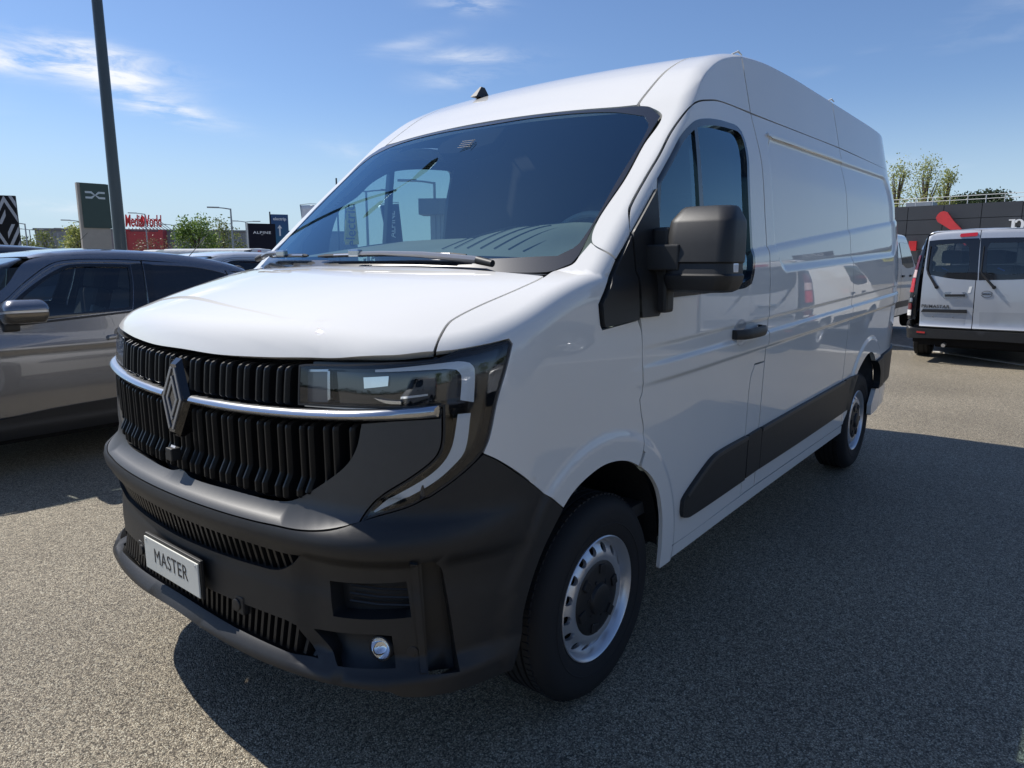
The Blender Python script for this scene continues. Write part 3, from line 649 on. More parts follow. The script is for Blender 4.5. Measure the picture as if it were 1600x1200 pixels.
for s in (1, -1):
    mb = MB(); rings = []
    for y in np.concatenate([np.linspace(.085, .88, 26), [.912]]):
        zc = float(interp([.1, .28, .5, .66, .83, .914], [1.094, 1.096, 1.103, 1.112, 1.125, 1.131])(y)); hh = .0145 if y > .2 else .0135
        x = front_at(-y, zc)[0]-.004; y = min(y, .908)
        rings.append([(x+.05, s*y, zc-hh), (x-.004, s*y, zc-hh), (x-.014, s*y, zc-hh*.55), (x-.018, s*y, zc), (x-.014, s*y, zc+hh*.6), (x-.003, s*y, zc+hh), (x+.05, s*y, zc+hh)])
    mb.loft(rings).build('grille_strip', SATIN, van, VOFF)
# badge: dark diamond block with four grey strokes
bx, bz = .018, 1.092
dia = [(.018, .122), (.080, .006), (.080, -.006), (.018, -.122), (-.018, -.122), (-.080, -.006), (-.080, .006), (-.018, .122)]
tilt = .10
bp = lambda k, x: (lambda y, z: (x+tilt*(z*k), y*k, bz+z*k))
mb = MB(); mb.prism(dia, bp(1.0, bx+.07), bp(1.0, bx+.012)); mb.prism(dia, bp(1.0, bx+.0125), bp(.86, bx-.006))
badge = mb.build('badge', GLOSSB, van, VOFF)
STROKE = mat('badge_stroke_grey', (.26, .26, .265), .35, metal=.6)
def stroke(pts, w):
    pts = [np.array(q, float) for q in pts]; L = []; R = []
    for i, q in enumerate(pts):
        a = pts[i]-pts[i-1] if i else pts[1]-pts[0]; b = pts[i+1]-pts[i] if i < len(pts)-1 else a
        a /= np.linalg.norm(a); b /= np.linalg.norm(b); n = np.array([-a[1]-b[1], a[0]+b[0]]); n /= np.linalg.norm(n); k = w/2/max(.4, (n@np.array([-a[1], a[0]])))
        L.append(q+n*k); R.append(q-n*k)
    return L, R
def stroke_mesh(name, pts, w, f0, f1, m, parent, off=(0, 0, 0)):
    L, R = stroke(pts, w); mb = MB(); rings = [[f1(*l), f1(*r), f0(*r), f0(*l)] for l, r in zip(L, R)]
    return mb.loft(rings, smooth=False).build(name, m, parent, off)
for pts in ([(.010, .094), (.056, 0), (.010, -.094)], [(-.010, .094), (-.056, 0), (-.010, -.094)], [(.004, .052), (.030, 0), (-.006, -.066)], [(.006, .068), (-.030, 0), (-.004, -.052)]):
    stroke_mesh('badge_stroke', pts, .0105, bp(1, bx-.005), bp(1, bx-.010), STROKE, badge)
mb = MB(); mb.box(-.012, .020, -.019, .019, .905, .945, Matrix.Translation((-.004, 0, -.008)), .004); mb.build('radar_stub', BLACK, van, VOFF)
mb = MB(); mb.add([(-.010, -.014, .915), (-.010, .014, .915), (.002, .014, .943), (.002, -.014, .943)], [(0, 1, 2, 3)]); mb.build('radar_face', mat('pale_sensor', (.6, .6, .62), .4), van, VOFF)

# ---- bumper
bb = [tuple(q) for q in T['bumpbot']]; ba = [tuple(q) for q in T['bumparch']]
bump = [(q[0], q[1], q[2]-.001) for q in ledge]+lo[12:8:-1]+bf+ba[1:-1]+[(.457, -.987, .350)]+rv(bb[2:-1])+[(-.045, 0., .412)]
bump[8] = (.112, -.772, .842)
slot = [(0, 0., .727), (0, -.38, .728), (.05, -.585, .724), (.05, -.548, .690), (.04, -.49, .660), (.03, -.40, .653), (.0, -.27, .649), (0, 0, .645)]
lgr = [(0, 0., .516), (0, -.25, .520), (0, -.534, .519), (.04, -.560, .510), (.045, -.572, .490), (.053, -.600, .456), (.055, -.632, .431), (.018, -.53, .434), (-.015, -.37, .438), (-.03, 0, .446)]
rec = [(.090, -.655, .657), (.194, -.847, .675), (.201, -.855, .573), (.090, -.665, .558)]
fog = [(.055, -.608, .505), (.072, -.637, .508), (.129, -.773, .522), (.161, -.819, .520), (.155, -.837, .433), (.066, -.700, .427), (.064, -.668, .455)]; cur = [(.205, -.893, .736), (.226, -.908, .735), (.245, -.912, .720), (.262, -.914, .698), (.289, -.947, .406), (.216, -.900, .415)]
mr_ = lambda L: [(q[0], -q[1], q[2]) for q in L]
P('bumper', mirror_ring(bump), CYL, PLASTIC, both=False, h=.03, depth=.055, gap=.001, holes=[mirror_ring(slot), mirror_ring(lgr), rec, fog, cur, mr_(rec), mr_(fog), mr_(cur)])
def back(name, L, lift, m, both=True, g=.0): return P(name, L, CYL, m, both=both, h=.05, lift=lift, depth=0, gap=-.004)
back('slot_back', mirror_ring(slot), -.053, VOID, False); back('lower_grille_back', mirror_ring(lgr), -.053, VOID, False)
for s_ in (-1, 1):
    mb = MB(); mb.box(.335, .40, s_*.62 if s_ > 0 else -.925, .925 if s_ > 0 else -.62, .37, .75); mb.build('duct_block', VOID, van, VOFF)
P('air_duct', cur, CYL, BLACK, h=.05, lift=-.050, depth=0, gap=-.02)
back('intake_back', rec, -.054, BLACK); back('fog_lamp_pocket', fog, -.045, PLASTIC)
def slats(name, ys, z0f, z1f, rad_=.006, dx=.012, lean=0.0):
    mb = MB()
    for y in ys:
        for yy in ((y,) if y == 0 else (y, -y)):
            z0, z1 = z0f(abs(y)), z1f(abs(y))
            if z1-z0 < .012: continue
            a = front_at(-abs(y), z0); b = front_at(-abs(y), z1); sy = math.copysign(1, yy)
            mb.loft([[(q[0]+dx, yy-rad_+k*lean, q[2]), (q[0]+dx, yy+rad_+k*lean, q[2]), (q[0]+dx+.04, yy+rad_*1.6+k*lean, q[2]), (q[0]+dx+.04, yy-rad_*1.6+k*lean, q[2])] for q, k in ((a, 0), (b, 1))], smooth=False)
    o = mb.build(name, SLAT, van, VOFF); o['kind'] = 'stuff'; return o
ys = np.arange(0, .60, .0285)
slats('slot_slats', ys, lambda y: float(interp([0, .27, .40, .49, .548, .585], [.645, .649, .653, .660, .690, .722])(y)), lambda y: .727)
slats('lower_grille_slats', np.arange(0, .66, .0275), lambda y: float(interp([0, .37, .53, .665], [.446, .438, .434, .425])(y)), lambda y: float(interp([0, .534, .560, .575, .620, .665], [.517, .519, .510, .490, .451, .425])(y)))
mb = MB()
for s in (-1, 1):
    for z in (.590, .612, .634):
        a = front_at(-.68, z); b = front_at(-.76, z); c = front_at(-.84, z)
        mb.tube([(q[0]+.045, s*abs(q[1]), q[2]) for q in (a, b, c)], .004, 5)
mb.build('intake_slats', BLACK, van, VOFF)['kind'] = 'stuff'
def disc(name, c, n, r, t, m, parent=van, off=VOFF, ring=None):
    n = Vector(n).normalized(); M = Matrix.Translation(Vector(c)) @ n.to_track_quat('Y', 'Z').to_matrix().to_4x4()
    prof = ring or [(0, t), (r*.7, t), (r*.92, t*.8), (r, 0), (r, -.02)]
    return MB().lathe(prof, 32, M).build(name, m, parent, off)
for s in (-1, 1):
    q = front_at(-.775, .480); q = Vector((q[0]+.012, s*.785, .480)); n = Vector((-.93, s*.25, .10))
    hs = disc('fog_lamp', q, n, .042, .0, BLACK, ring=[(.032, .006), (.035, .004), (.036, -.03), (.029, -.03), (.029, .002), (.032, .006)])
    disc('fog_reflector', q, n, .036, 0, CHROME, hs, (0, 0, 0), ring=[(.0, -.022), (.010, -.020), (.019, -.014), (.026, -.005), (.029, .002)])
    disc('fog_lens', q+n*.004, n, .037, .004, LENS, hs, (0, 0, 0), ring=[(0, .004), (.014, .0035), (.024, .002), (.030, 0)])
    q = front_at(-.853, .470); disc('parking_sensor', (q[0]-.001, s*.853, .470), (-.75, s*.62, 0), .017, .002, BLACK)
    q = front_at(-.316, .512); disc('parking_sensor', (q[0]-.006, s*.316, .512), (-1, s*.1, 0), .018, .002, BLACK)
    mb = MB(); mb.box(-.028, .03, -.030, .030, -.026, .030, Matrix.Translation((q[0]+.026, s*.316, .510)), .005); mb.build('sensor_holder', PLASTIC, van, VOFF)
    disc('side_sensor', (.492, s*.9985, .576), (0, s, 0), .013, .003, BLACK)
# vertical blade beside the air duct
P('duct_blade', [(.178, -.874, .742), (.200, -.889, .738), (.214, -.900, .415), (.196, -.886, .416)], CYL, PLASTIC, lift=.006, depth=.02, h=.03)
# plate
px_ = -.034
mb = MB(); mb.box(px_, px_+.05, -.10, .10, .51, .60); mb.box(px_, px_+.012, -.185, .185, .497, .622, None, .003); plate = mb.build('plate_holder', BLACK, van, VOFF)
mb = MB(); mb.box(px_-.006, px_-.001, -.180, .180, .503, .613, None, .002); pf = mb.build('plate', mat('plate_cream', (.62, .62, .56), .45, var=(12, .03)), plate)
text_mesh('plate_text', 'MASTER', .070, mat('plate_ink', (.02, .02, .022), .5), frame((px_-.0062, 0, .560), (0, -1, 0), (0, 0, 1)), pf, depth=.0012, sx=.86, space=1.06)
for y in (-.165, .165):
    disc('plate_screw', (px_-.006, y, .604), (-1, 0, 0), .004, .0015, STEEL, plate, (0, 0, 0))

# ---- headlamps
top_edge = [(.12, -.56, 1.241), (.147, -.69, 1.248), (.200, -.81, 1.258), (.268, -.883, 1.263)]
lamp = [(.107, -.540, 1.236)]+top_edge+lo[1:]+rv(li[1:])
lamp_in = inset3(lamp, CYL, .007, .02)
AMBERLESS = mat('light_guide', (.62, .65, .68), .28, coat=.6)
for mir in (False, True):
    def hl(name, L, m, lift, depth=0.0, h=.03, holes=(), parent=None, gap=0., off=VOFF):
        return panel_obj(name, panel_geo(SDF, CYL, L, off=lift, depth=depth, h=h, holes=holes, gap=gap), m, parent or van, off if parent is None else (0, 0, 0), mirror=mir)
    hb = hl('headlamp', lamp, BLACK, -.001, .06, holes=[lamp_in], gap=.002)
    def shifted(name, L, m, dx, parent, depth=0.0, h=.03):
        v, n, f = panel_geo(SDF, CYL, L, off=0., depth=depth, h=h, gap=0); v = v.copy(); v[:, 1] *= 1-.30*dx; v[:, 0] += dx
        return panel_obj(name, (v, n, f), m, parent, (0, 0, 0), mirror=mir)
    shifted('lamp_housing', lamp, mat('lamp_dark', (.012, .0125, .014), .22, coat=.3), .055, hb)
    hl('lamp_cover', lamp_in, LENS, -.002, 0, parent=hb, h=.025)
    shifted('upper_light_guide', [tuple(q) for q in T['drlo']]+rv([tuple(q) for q in T['drli']]), AMBERLESS, .016, hb)
    shifted('lower_light_guide', [tuple(q) for q in T['drlo2']]+rv([tuple(q) for q in T['drli2']]), AMBERLESS, .016, hb)
    q = T['lampbits']
    hl('lamp_module', [tuple(v) for v in (q[4], q[5], q[6], q[7])], mat('lamp_glass_black', (.01, .011, .013), .04, coat=1.0), -.030, .02, parent=hb)
    hl('reflector', [tuple(v) for v in q[:4]], CHROME, -.022, .012, parent=hb)
    hl('inner_module', [(.107, -.553, 1.222), (.118, -.625, 1.228), (.112, -.628, 1.140), (.098, -.556, 1.135)], mat('lamp_grey', (.09, .095, .11), .25, coat=.5), -.026, .02, parent=hb)
    hl('module_frame', [(.107, -.556, 1.225), (.118, -.632, 1.231), (.112, -.634, 1.224), (.10, -.560, 1.218)], SATIN, -.020, .01, parent=hb)
    hl('module_edge', [(.112, -.634, 1.226), (.114, -.642, 1.226), (.110, -.646, 1.150), (.106, -.638, 1.146)], SATIN, -.018, .01, parent=hb)
    hl('chrome_blade', [(.16, -.770, 1.163), (.175, -.80, 1.150), (.19, -.845, 1.148), (.19, -.845, 1.156), (.175, -.80, 1.158)], CHROME, -.018, .01, parent=hb)
    hl('projector', [(.21, -.835, 1.215), (.255, -.885, 1.222), (.25, -.885, 1.175), (.205, -.835, 1.168)], mat('lamp_glass_black', (.01, .011, .013), .04, coat=1.0), -.016, .012, parent=hb)
    hl('projector_frame', [(.205, -.829, 1.168), (.25, -.885, 1.175), (.25, -.885, 1.170), (.205, -.829, 1.162)], CHROME, -.014, .01, parent=hb)
    hl('lamp_divider', [(.270, -.913, 1.150), (.330, -.953, 1.150), (.328, -.952, 1.118), (.268, -.913, 1.118)], GLOSSB, -.012, .03, parent=hb)
    hl('lamp_trim', [(.10, -.56, 1.130), (.163, -.791, 1.139), (.20, -.85, 1.142), (.20, -.85, 1.137), (.163, -.791, 1.133), (.10, -.56, 1.125)], SATIN, -.010, .01, parent=hb)

# ---- wheels, arches, underside
wrng = random.Random(3)
def annulus(r0, r1, holes, prof, n=96):
    """flat ring with round holes, bent to the depth profile prof(r)"""
    loops = []
    for r, k in ((r1, n), (r0, n//2)): loops.append(np.array([(r*math.cos(2*math.pi*i/k), r*math.sin(2*math.pi*i/k)) for i in range(k)]))
    for (cx, cy, r) in holes: loops.append(np.array([(cx+r*math.cos(2*math.pi*i/14), cy+r*math.sin(2*math.pi*i/14)) for i in range(14)]))
    pts = np.concatenate(loops); ed = []; s = 0
    for L in loops: ed += [(s+i, s+(i+1) % len(L)) for i in range(len(L))]; s += len(L)
    ext = np.array([(r*math.cos(a), r*math.sin(a)) for r in np.linspace(r0, r1, 7)[1:-1] for a in np.linspace(0, 2*math.pi, 60, endpoint=False)])
    for (cx, cy, r) in holes: ext = ext[np.hypot(ext[:, 0]-cx, ext[:, 1]-cy) > r*1.12]
    pts = np.concatenate([pts, ext])
    v, _, f, _, _, _ = delaunay_2d_cdt([Vector(q) for q in pts], ed, [], 0, 1e-7)
    v = np.array([tuple(q) for q in v]); tri = np.array([q for q in f if len(q) == 3]); c = v[tri].mean(1); k = (np.hypot(c[:, 0], c[:, 1]) > r0*.999)
    for L in loops[2:]: k &= ~inside(c, L)
    tri = tri[k]; rr = np.hypot(v[:, 0], v[:, 1])
    mb = MB(); mb.add([(a, float(prof(r)), b) for (a, b), r in zip(v, rr)], [tuple(map(int, q)) for q in tri], True)
    for L in loops[2:]:
        m = len(L); q = [(a, float(prof(math.hypot(a, b))), b) for a, b in L]; q2 = [(a, y+.014, b) for a, y, b in q]
        mb.add(q+q2, [(j, (j+1) % m, m+(j+1) % m, m+j) for j in range(m)], True)
    return mb
def make_wheel():
    w = empty('wheel', (0, 0, 0)); w.parent = van
    pr = [(.217, .004), (.226, -.003), (.245, -.009), (.280, -.015), (.310, -.015), (.330, -.008), (.345, .006), (.353, .022), (.3575, .038)]
    for g in (.060, .092, .124, .156): pr += [(.360, g-.006), (.352, g-.005), (.352, g+.005), (.360, g+.006)]
    pr += [(.3575, .176), (.346, .196), (.30, .215), (.26, .215), (.215, .205)]
    mb = MB().lathe(pr, 72)
    # raised ring on the sidewall and tread blocks
    mb.lathe([(.262, -.0125), (.2635, -.0145), (.266, -.0145), (.2675, -.0135)], 72)
    ty = mb.build('tyre', RUBBER, w, sharp=25)
    mb = MB()
    for k in range(84):
        a = 2*math.pi*k/84; M = Matrix.Rotation(-a, 4, 'Y')
        for (y0, y1) in ((.030, .053), (.163, .180)):
            mb.box(.352, .3615, y0, y1, -.0085, .0085, M)
    mb.build('tread_blocks', RUBBER, ty)['kind'] = 'stuff'
    mb = MB().lathe([(.2195, .006), (.2205, -.003), (.217, -.006), (.213, -.003), (.207, .006), (.203, .018), (.200, .028), (.1975, .031), (.196, .04), (.196, .20)], 72)
    rim = mb.build('rim', STEEL, w)
    prof = interp([.095, .125, .138, .148, .160, .172, .184, .197], [.014, .008, .002, .002, .006, .013, .022, .032])
    H = [(.1735*math.cos(2*math.pi*k/16+.1), .1735*math.sin(2*math.pi*k/16+.1), .0165) for k in range(16)]
    annulus(.09, .197, H, prof).build('wheel_disc', STEEL, rim)
    MB().lathe([(.0, .075), (.195, .075)], 32).build('brake_disc', VOID, rim)
    mb = MB().lathe([(0, -.016), (.046, -.016), (.052, -.013), (.056, -.003), (.080, -.001), (.112, .001), (.130, .005), (.138, .011), (.139, .026)], 48)
    cap = mb.build('hub_cap', BLACK, w)
    mb = MB()
    for k in range(6):
        M = Matrix.Rotation(-(2*math.pi*k/6+.3), 4, 'Y'); mb.box(.088, .120, -.007, .006, -.018, .018, M, .003)
        mb.box(.060, .070, -.006, .002, -.006, .006, Matrix.Rotation(-(2*math.pi*k/6+.82), 4, 'Y'), .002)
    mb.build('cap_rib', BLACK, cap)['kind'] = 'stuff'
    return w
wheel = make_wheel()
XF_, XR_ = .962, 4.487
for i, (x, s) in enumerate([(XF_, -1), (XR_, -1), (XF_, 1), (XR_, 1)]):
    w = wheel if i == 0 else copy_tree(wheel, van)
    w.location = (x+VOFF[0], s*.966, .360); w.scale = (1.0, 1.0, 1.0); w.rotation_euler = (0, rad(20*i), 0 if s < 0 else math.pi)
for (x, r, zc) in ((.925, .425, .44), (4.45, .44, .45)):
    for s in (-1, 1):
        M = Matrix.Translation((x, s*.985, zc)) @ (Matrix.Identity(4) if s < 0 else Matrix.Rotation(math.pi, 4, 'Z'))
        mb = MB().lathe([(r, .0), (r+.01, .02), (r+.012, .40), (0, .40)], 40, M, -.02, math.pi+.12)
        mb.build('arch_liner', mat('arch_liner_black', (.010, .010, .011), .8, bump=(120, .5), var=(60, .5)) if x < 2 else mat('arch_metal_grey', (.12, .13, .15), .6, var=(20, .2)), van, VOFF)
mb = MB(); mb.box(.50, 5.45, -.80, .80, .30, .42); mb.box(1.5, 5.3, -.50, .50, .24, .32); mb.box(1.62, 3.75, -.95, .95, .36, .43); mb.build('underbody', VOID, van, VOFF)

# ---- door mirror on the visible side
mir_ = empty('door_mirror', (0, 0, 0)); mir_.parent = van; mir_.location = VOFF
def rrect(x0, x1, y0, y1, r, n=5):
    out = []
    for (cx, cy, a) in ((x1-r, y1-r, 0), (x0+r, y1-r, 90), (x0+r, y0+r, 180), (x1-r, y0+r, 270)):
        for k in range(n+1): t = rad(a+90*k/n); out.append((cx+r*math.cos(t), cy+r*math.sin(t)))
    return out
rings = []
for (z, i, dy) in ((1.408, .030, .010), (1.416, .012, .005), (1.44, .0, 0), (1.462, -.004, 0), (1.468, .004, 0), (1.50, .006, 0), (1.506, -.001, 0), (1.56, .0, 0), (1.63, .006, .0), (1.640, .010, .0), (1.676, .042, .0), (1.684, .055, 0)):
    q = rrect(1.155+i, 1.325-i*.3, -1.292+i*.6+dy, -1.062-i*.5, .045)
    rings.append([(x+.10*(z-1.55), y, z) for x, y in q])
MB().loft(rings).build('mirror_housing', PLASTIC, mir_, sharp=28)
mb = MB(); mb.box(1.148, 1.235, -1.125, -1.00, 1.478, 1.562, None, .006); mb.box(1.19, 1.25, -1.068, -1.005, 1.335, 1.62, None, .012); mb.build('mirror_arm', PLASTIC, mir_)
mb = MB(); mb.box(1.20, 1.245, -1.290, -1.278, 1.470, 1.502, None, .005); mb.build('mirror_indicator', mat('clear_lamp', (.75, .77, .8), .15, coat=1), mir_)
mb = MB(); mb.box(1.318, 1.326, -1.27, -1.085, 1.44, 1.65, None, .003); mb.build('mirror_glass', CHROME, mir_)

# ---- cabin seen through the glass
mb = MB(); rows = []
for y in np.linspace(-.84, .84, 36):
    rws = []
    for t in np.linspace(0, 1, 12):
        x = .826+.145*y*y+t*(.68-.15*y*y); pod = math.exp(-((y+.46)/.22)**4)*(.060*math.sin(min(1, t*1.25)*math.pi*.62)); z = 1.532+.085*t-.035*abs(y)**3+pod
        rws.append((x, y, z))
    x, y_, z = rws[-1]; rws += [(x+.03, y, z-.03), (x+.04, y, z-.40)]
    rows.append(rws)
mb.loft(rows, closed=False, caps=False).build('dashboard', DASH, van, VOFF)
mb = MB()
for k in range(7):
    y = -.30-.058*k
    mb.tube([(.826+.145*y*y+t*(.68-.15*y*y), y+.05*t, 1.5355+.085*t-.035*abs(y)**3+math.exp(-((y+.46)/.22)**4)*.060*math.sin(min(1, t*1.25)*math.pi*.62)) for t in np.linspace(.10, .70, 9)], .0022, 5)
mb.build('dashboard_groove', mat('groove_grey', (.085, .09, .088), .8), van, VOFF)
mb = MB(); cen = Vector((1.55, -.47, 1.545)); M = Matrix.Translation(cen) @ Matrix.Rotation(rad(-62), 4, 'Y')
ring = [M @ Vector((.185*math.cos(a), .185*math.sin(a), 0)) for a in np.linspace(0, 2*math.pi, 33)]
mb.tube(ring, .016, 8, False); st = mb.build('steering_wheel', mat('wheel_rim_sunlit', (.30, .31, .30), .6), van, VOFF)  # rim paler than the dashboard: sunlit look put into its base colour
mb = MB(); mb.tube([M @ Vector((-.17, 0, 0)), M @ Vector((0, 0, -.03)), M @ Vector((0, .17, 0))], .02, 6); mb.tube([M @ Vector((0, -.17, 0)), M @ Vector((0, 0, -.03)), M @ Vector((0, 0, -.3))], [.02, .05, .04], 8); mb.build('steering_hub', CABIN, st)
for y in (-.48,):
    mb = MB(); mb.box(1.75, 2.25, y-.21, y+.21, .85, 1.06, None, .05); mb.box(-.06, .06, y-.21, y+.21, 0, .62, Matrix.Translation((2.2, 0, 1.0)) @ Matrix.Rotation(rad(12), 4, 'Y'), .04); mb.box(-.045, .045, y-.13, y+.13, .66, .86, Matrix.Translation((2.2, 0, 1.0)) @ Matrix.Rotation(rad(12), 4, 'Y'), .035)
    mb.build('seat', CABIN, van, VOFF)
mb = MB(); mb.box(2.36, 2.40, -.985, .985, .45, 1.62); mb.box(2.36, 2.40, -.93, .93, 1.62, 2.02); mb.box(2.36, 2.40, -.83, .83, 2.02, 2.36); mb.build('bulkhead', CABIN, van, VOFF)
mb = MB(); mb.box(.95, 2.36, -.93, .93, .55, .60); mb.box(.70, .98, -.86, .86, .55, 1.40); mb.build('cab_floor', CABIN, van, VOFF)
P('pillar_leak_lining', xy((2.17, .45), (2.17, 1.40), (2.20, 2.10), (2.20, 2.15), (2.42, 2.15), (2.42, .45)), SIDE, CABIN, lift=-.05, depth=0, h=.1)  # unseen panel added inside the pillar to stop light leaking at the gaps
P('headliner', full([(1.56, 0., 2.1), (1.56, -.70, 2.08), (2.3, -.68, 2.4), (2.36, 0, 2.4)]), TOPC, CABIN, both=False, sdf=van_up, h=.12, lift=-.06, depth=0)
P('pillar_trim', [(.99, -.90, 1.56), (1.22, -.87, 1.78), (1.51, -.85, 2.03), (1.60, -.72, 2.12), (2.3, -.70, 2.42), (2.3, -.90, 2.19), (1.9, -.92, 2.16), (1.56, -.93, 2.055), (1.24, -.95, 1.79), (1.08, -.985, 1.60)], RAILC, CABIN, sdf=van_up, h=.08, lift=-.04, depth=0)

# ------------------------------------------------------------------ the other vehicles
GREY = mat('grey_metallic_paint', (.21, .212, .225), .26, metal=.8, coat=1.0, coat_rough=.015, var=(2, .03))
SILVER = mat('silver_metallic_paint', (.44, .46, .49), .36, metal=.45, coat=1.0, coat_rough=.02, var=(2, .02))
BLUEBLK = mat('dark_blue_paint', (.02, .022, .03), .3, coat=1.0, var=(2, .03))
TINT = glass('tinted_glass', (.58, .66, .68), 1.6)
DARKG = mat('dark_privacy_glass', (.008, .009, .011), .05, coat=.6)
RED = mat('red_lamp', (.45, .012, .015), .18, coat=1.0)
CLEARL = mat('clear_lamp_white', (.70, .68, .66), .2, coat=1.0)
def car_part(root, sdf):
    def f(name, L, chart, m, lift=0., depth=.015, h=.06, gap=.003, holes=(), both=True, parent=None, corner=38):
        g = panel_geo(sdf, chart, L, off=lift, depth=depth, h=h, gap=gap, holes=holes, corner=corner)
        r = [panel_obj(name, g, m, parent or root)]
        if both: r.append(panel_obj(name, g, m, parent or root, mirror=True))
        return r
    return f
def car_wheel(root, x, y, r, side, rim_mat, w=.22, name='wheel'):
    e = empty(name, (x, y, r)); e.parent = root; s = side
    M = Matrix.Identity(4) if s < 0 else Matrix.Rotation(math.pi, 4, 'Z')
    t = MB().lathe([(r*.62, .01), (r*.70, -.008), (r*.85, -.012), (r*.95, .0), (r*.99, .03), (r*.99, .06), (r*.965, .062), (r*.965, .075), (r*.99, .077), (r*.99, .14), (r*.965, .142), (r*.965, .155), (r*.99, .157), (r*.99, w-.03), (r*.93, w), (r*.6, w)], 40, M).build('tyre', RUBBER, e, sharp=30)
    mb = MB().lathe([(r*.63, .01), (r*.62, .0), (r*.60, .004), (r*.57, .05), (r*.57, .15)], 40, M)
    for k in range(5):
        a = 2*math.pi*k/5
        for d in (-.16, .16):
            mb.box(.05, r*.60, .012, .034, -.018, .018, M @ Matrix.Rotation(-(a+d*.5), 4, 'Y'), .006)
    mb.lathe([(0, .006), (.05, .008), (.062, .02), (.062, .05)], 24, M); mb.build('rim', rim_mat, e)
    MB().lathe([(0, .09), (r*.57, .09)], 24, M).build('brake_disc', VOID, e)
    return e
SUVS = par_chart((0, 1, 0)); DOWN = par_chart((.05, 0, -1))
def make_suv(name, loc, label, paint, simple=False):
    root = tag(empty(name, loc), label, 'car')
    p = car_part(root, suv_sdf); q = lambda *L: [(x, -1., z) for x, z in L]
    up = [(-.42, 1.055), (.10, 1.105), (.40, 1.165), (.557, 1.222), (.745, 1.371), (.941, 1.498), (1.08, 1.526), (1.306, 1.532), (1.592, 1.522), (1.996, 1.497), (2.30, 1.44), (2.62, 1.36)]
    sillz = lambda x: .27
    fw = [(.52, 1.115), (.650, 1.245), (.827, 1.376), (1.000, 1.472), (1.099, 1.493), (1.292, 1.495), (1.496, 1.490), (1.470, 1.320), (1.415, 1.140), (.823, 1.100), (.60, 1.085)]
    rw = [(1.662, 1.488), (1.996, 1.468), (2.25, 1.415), (2.42, 1.34), (2.30, 1.27), (1.95, 1.19), (1.60, 1.152), (1.62, 1.30)]
    arcf = [(-1.22, .38), (-1.20, .55), (-1.10, .68), (-.95, .735), (-.80, .735), (-.65, .68), (-.55, .55), (-.53, .40)]
    arcr = [(1.86, .40), (1.88, .55), (1.98, .68), (2.13, .735), (2.28, .735), (2.43, .68), (2.53, .55), (2.55, .42)]
    p('front_wing', q((-1.24, .40), *arcf[1:], (-.50, .30), (.42, .275), (.44, .60), (.43, .95), (.42, 1.155), (.10, 1.085), (-.42, 1.02), (-.95, .92), (-1.22, .80)), SUVS, paint, h=.04)
    fd = p('front_door', q((.446, .43), (.446, .95), (.426, 1.165), (.557, 1.222), (.745, 1.371), (.941, 1.498), (1.08, 1.526), (1.306, 1.532), (1.588, 1.522), (1.56, 1.30), (1.53, 1.12), (1.54, .80), (1.50, .45)), SUVS, paint, h=.03, holes=[q(*fw)])
    rd = p('rear_door', q((1.506, .45), (1.546, .80), (1.536, 1.12), (1.566, 1.30), (1.594, 1.520), (1.996, 1.497), (2.28, 1.445), (2.36, 1.15), (2.30, .95), (2.05, .80), (1.87, .60), (1.84, .45)), SUVS, paint, h=.05, holes=[q(*rw)])
    p('rear_quarter', q((2.286, 1.443), (2.62, 1.36), (2.78, 1.05), (2.90, .70), (2.95, .40), (2.56, .40), *rv(arcr), (1.85, .45), (1.876, .60), (2.056, .80), (2.306, .95), (2.366, 1.15)), SUVS, paint, h=.06)
    p('sill_cladding', q((.43, .27), (1.86, .27), (1.85, .475), (1.23, .472), (.81, .458), (.64, .445), (.43, .425)), SUVS, BLACK, lift=.010, depth=.03, h=.04)
    p('wing_cladding', q((-.53, .30), (.425, .272), (.43, .42), (-.10, .40), (-.50, .44)), SUVS, BLACK, lift=.010, depth=.03)
    for k in range(2):
        mir = k == 1
        def sub(nm, L, m, lift, depth=.012, h=.04, holes=(), par=fd[k]):
            return panel_obj(nm, panel_geo(suv_sdf, SUVS, L, off=lift, depth=depth, h=h, holes=holes, gap=0), m, par, mirror=mir)
        fwi = inset3(q(*fw), SUVS, .022, .04, suv_sdf)
        sub('window_seal', q(*fw), GLOSSB, .001, .02, holes=[fwi]); sub('window_pane', inset3(q(*fw), SUVS, .018, .04, suv_sdf), TINT, -.008, 0)
        tr = [(.565, 1.200), (.752, 1.356), (.945, 1.480), (1.085, 1.507), (1.31, 1.512), (1.58, 1.503), (1.58, 1.497), (1.31, 1.506), (1.087, 1.501), (.949, 1.474), (.757, 1.349), (.57, 1.193)]
        sub('window_trim', q(*tr), mat('dull_trim', (.28, .27, .26), .3, metal=.6), .004, .008)
        sub('pillar_black', q((1.50, 1.490), (1.585, 1.500), (1.56, 1.30), (1.532, 1.14), (1.42, 1.135), (1.475, 1.32)), GLOSSB, .003, .01)
        sub('waist_seal', q((.60, 1.078), (.823, 1.093), (1.415, 1.132), (1.53, 1.140), (1.53, 1.126), (1.415, 1.118), (.823, 1.078), (.60, 1.064)), BLACK, .006, .01)
        sub('rear_pane', q(*rw), DARKG, -.003, .01, par=rd[k])
        sub('pillar_black', q((1.600, 1.499), (1.668, 1.487), (1.626, 1.30), (1.606, 1.155), (1.548, 1.142), (1.574, 1.30)), GLOSSB, .003, .01, par=rd[k])
        s = 1 if mir else -1
        mb = MB(); rings = []
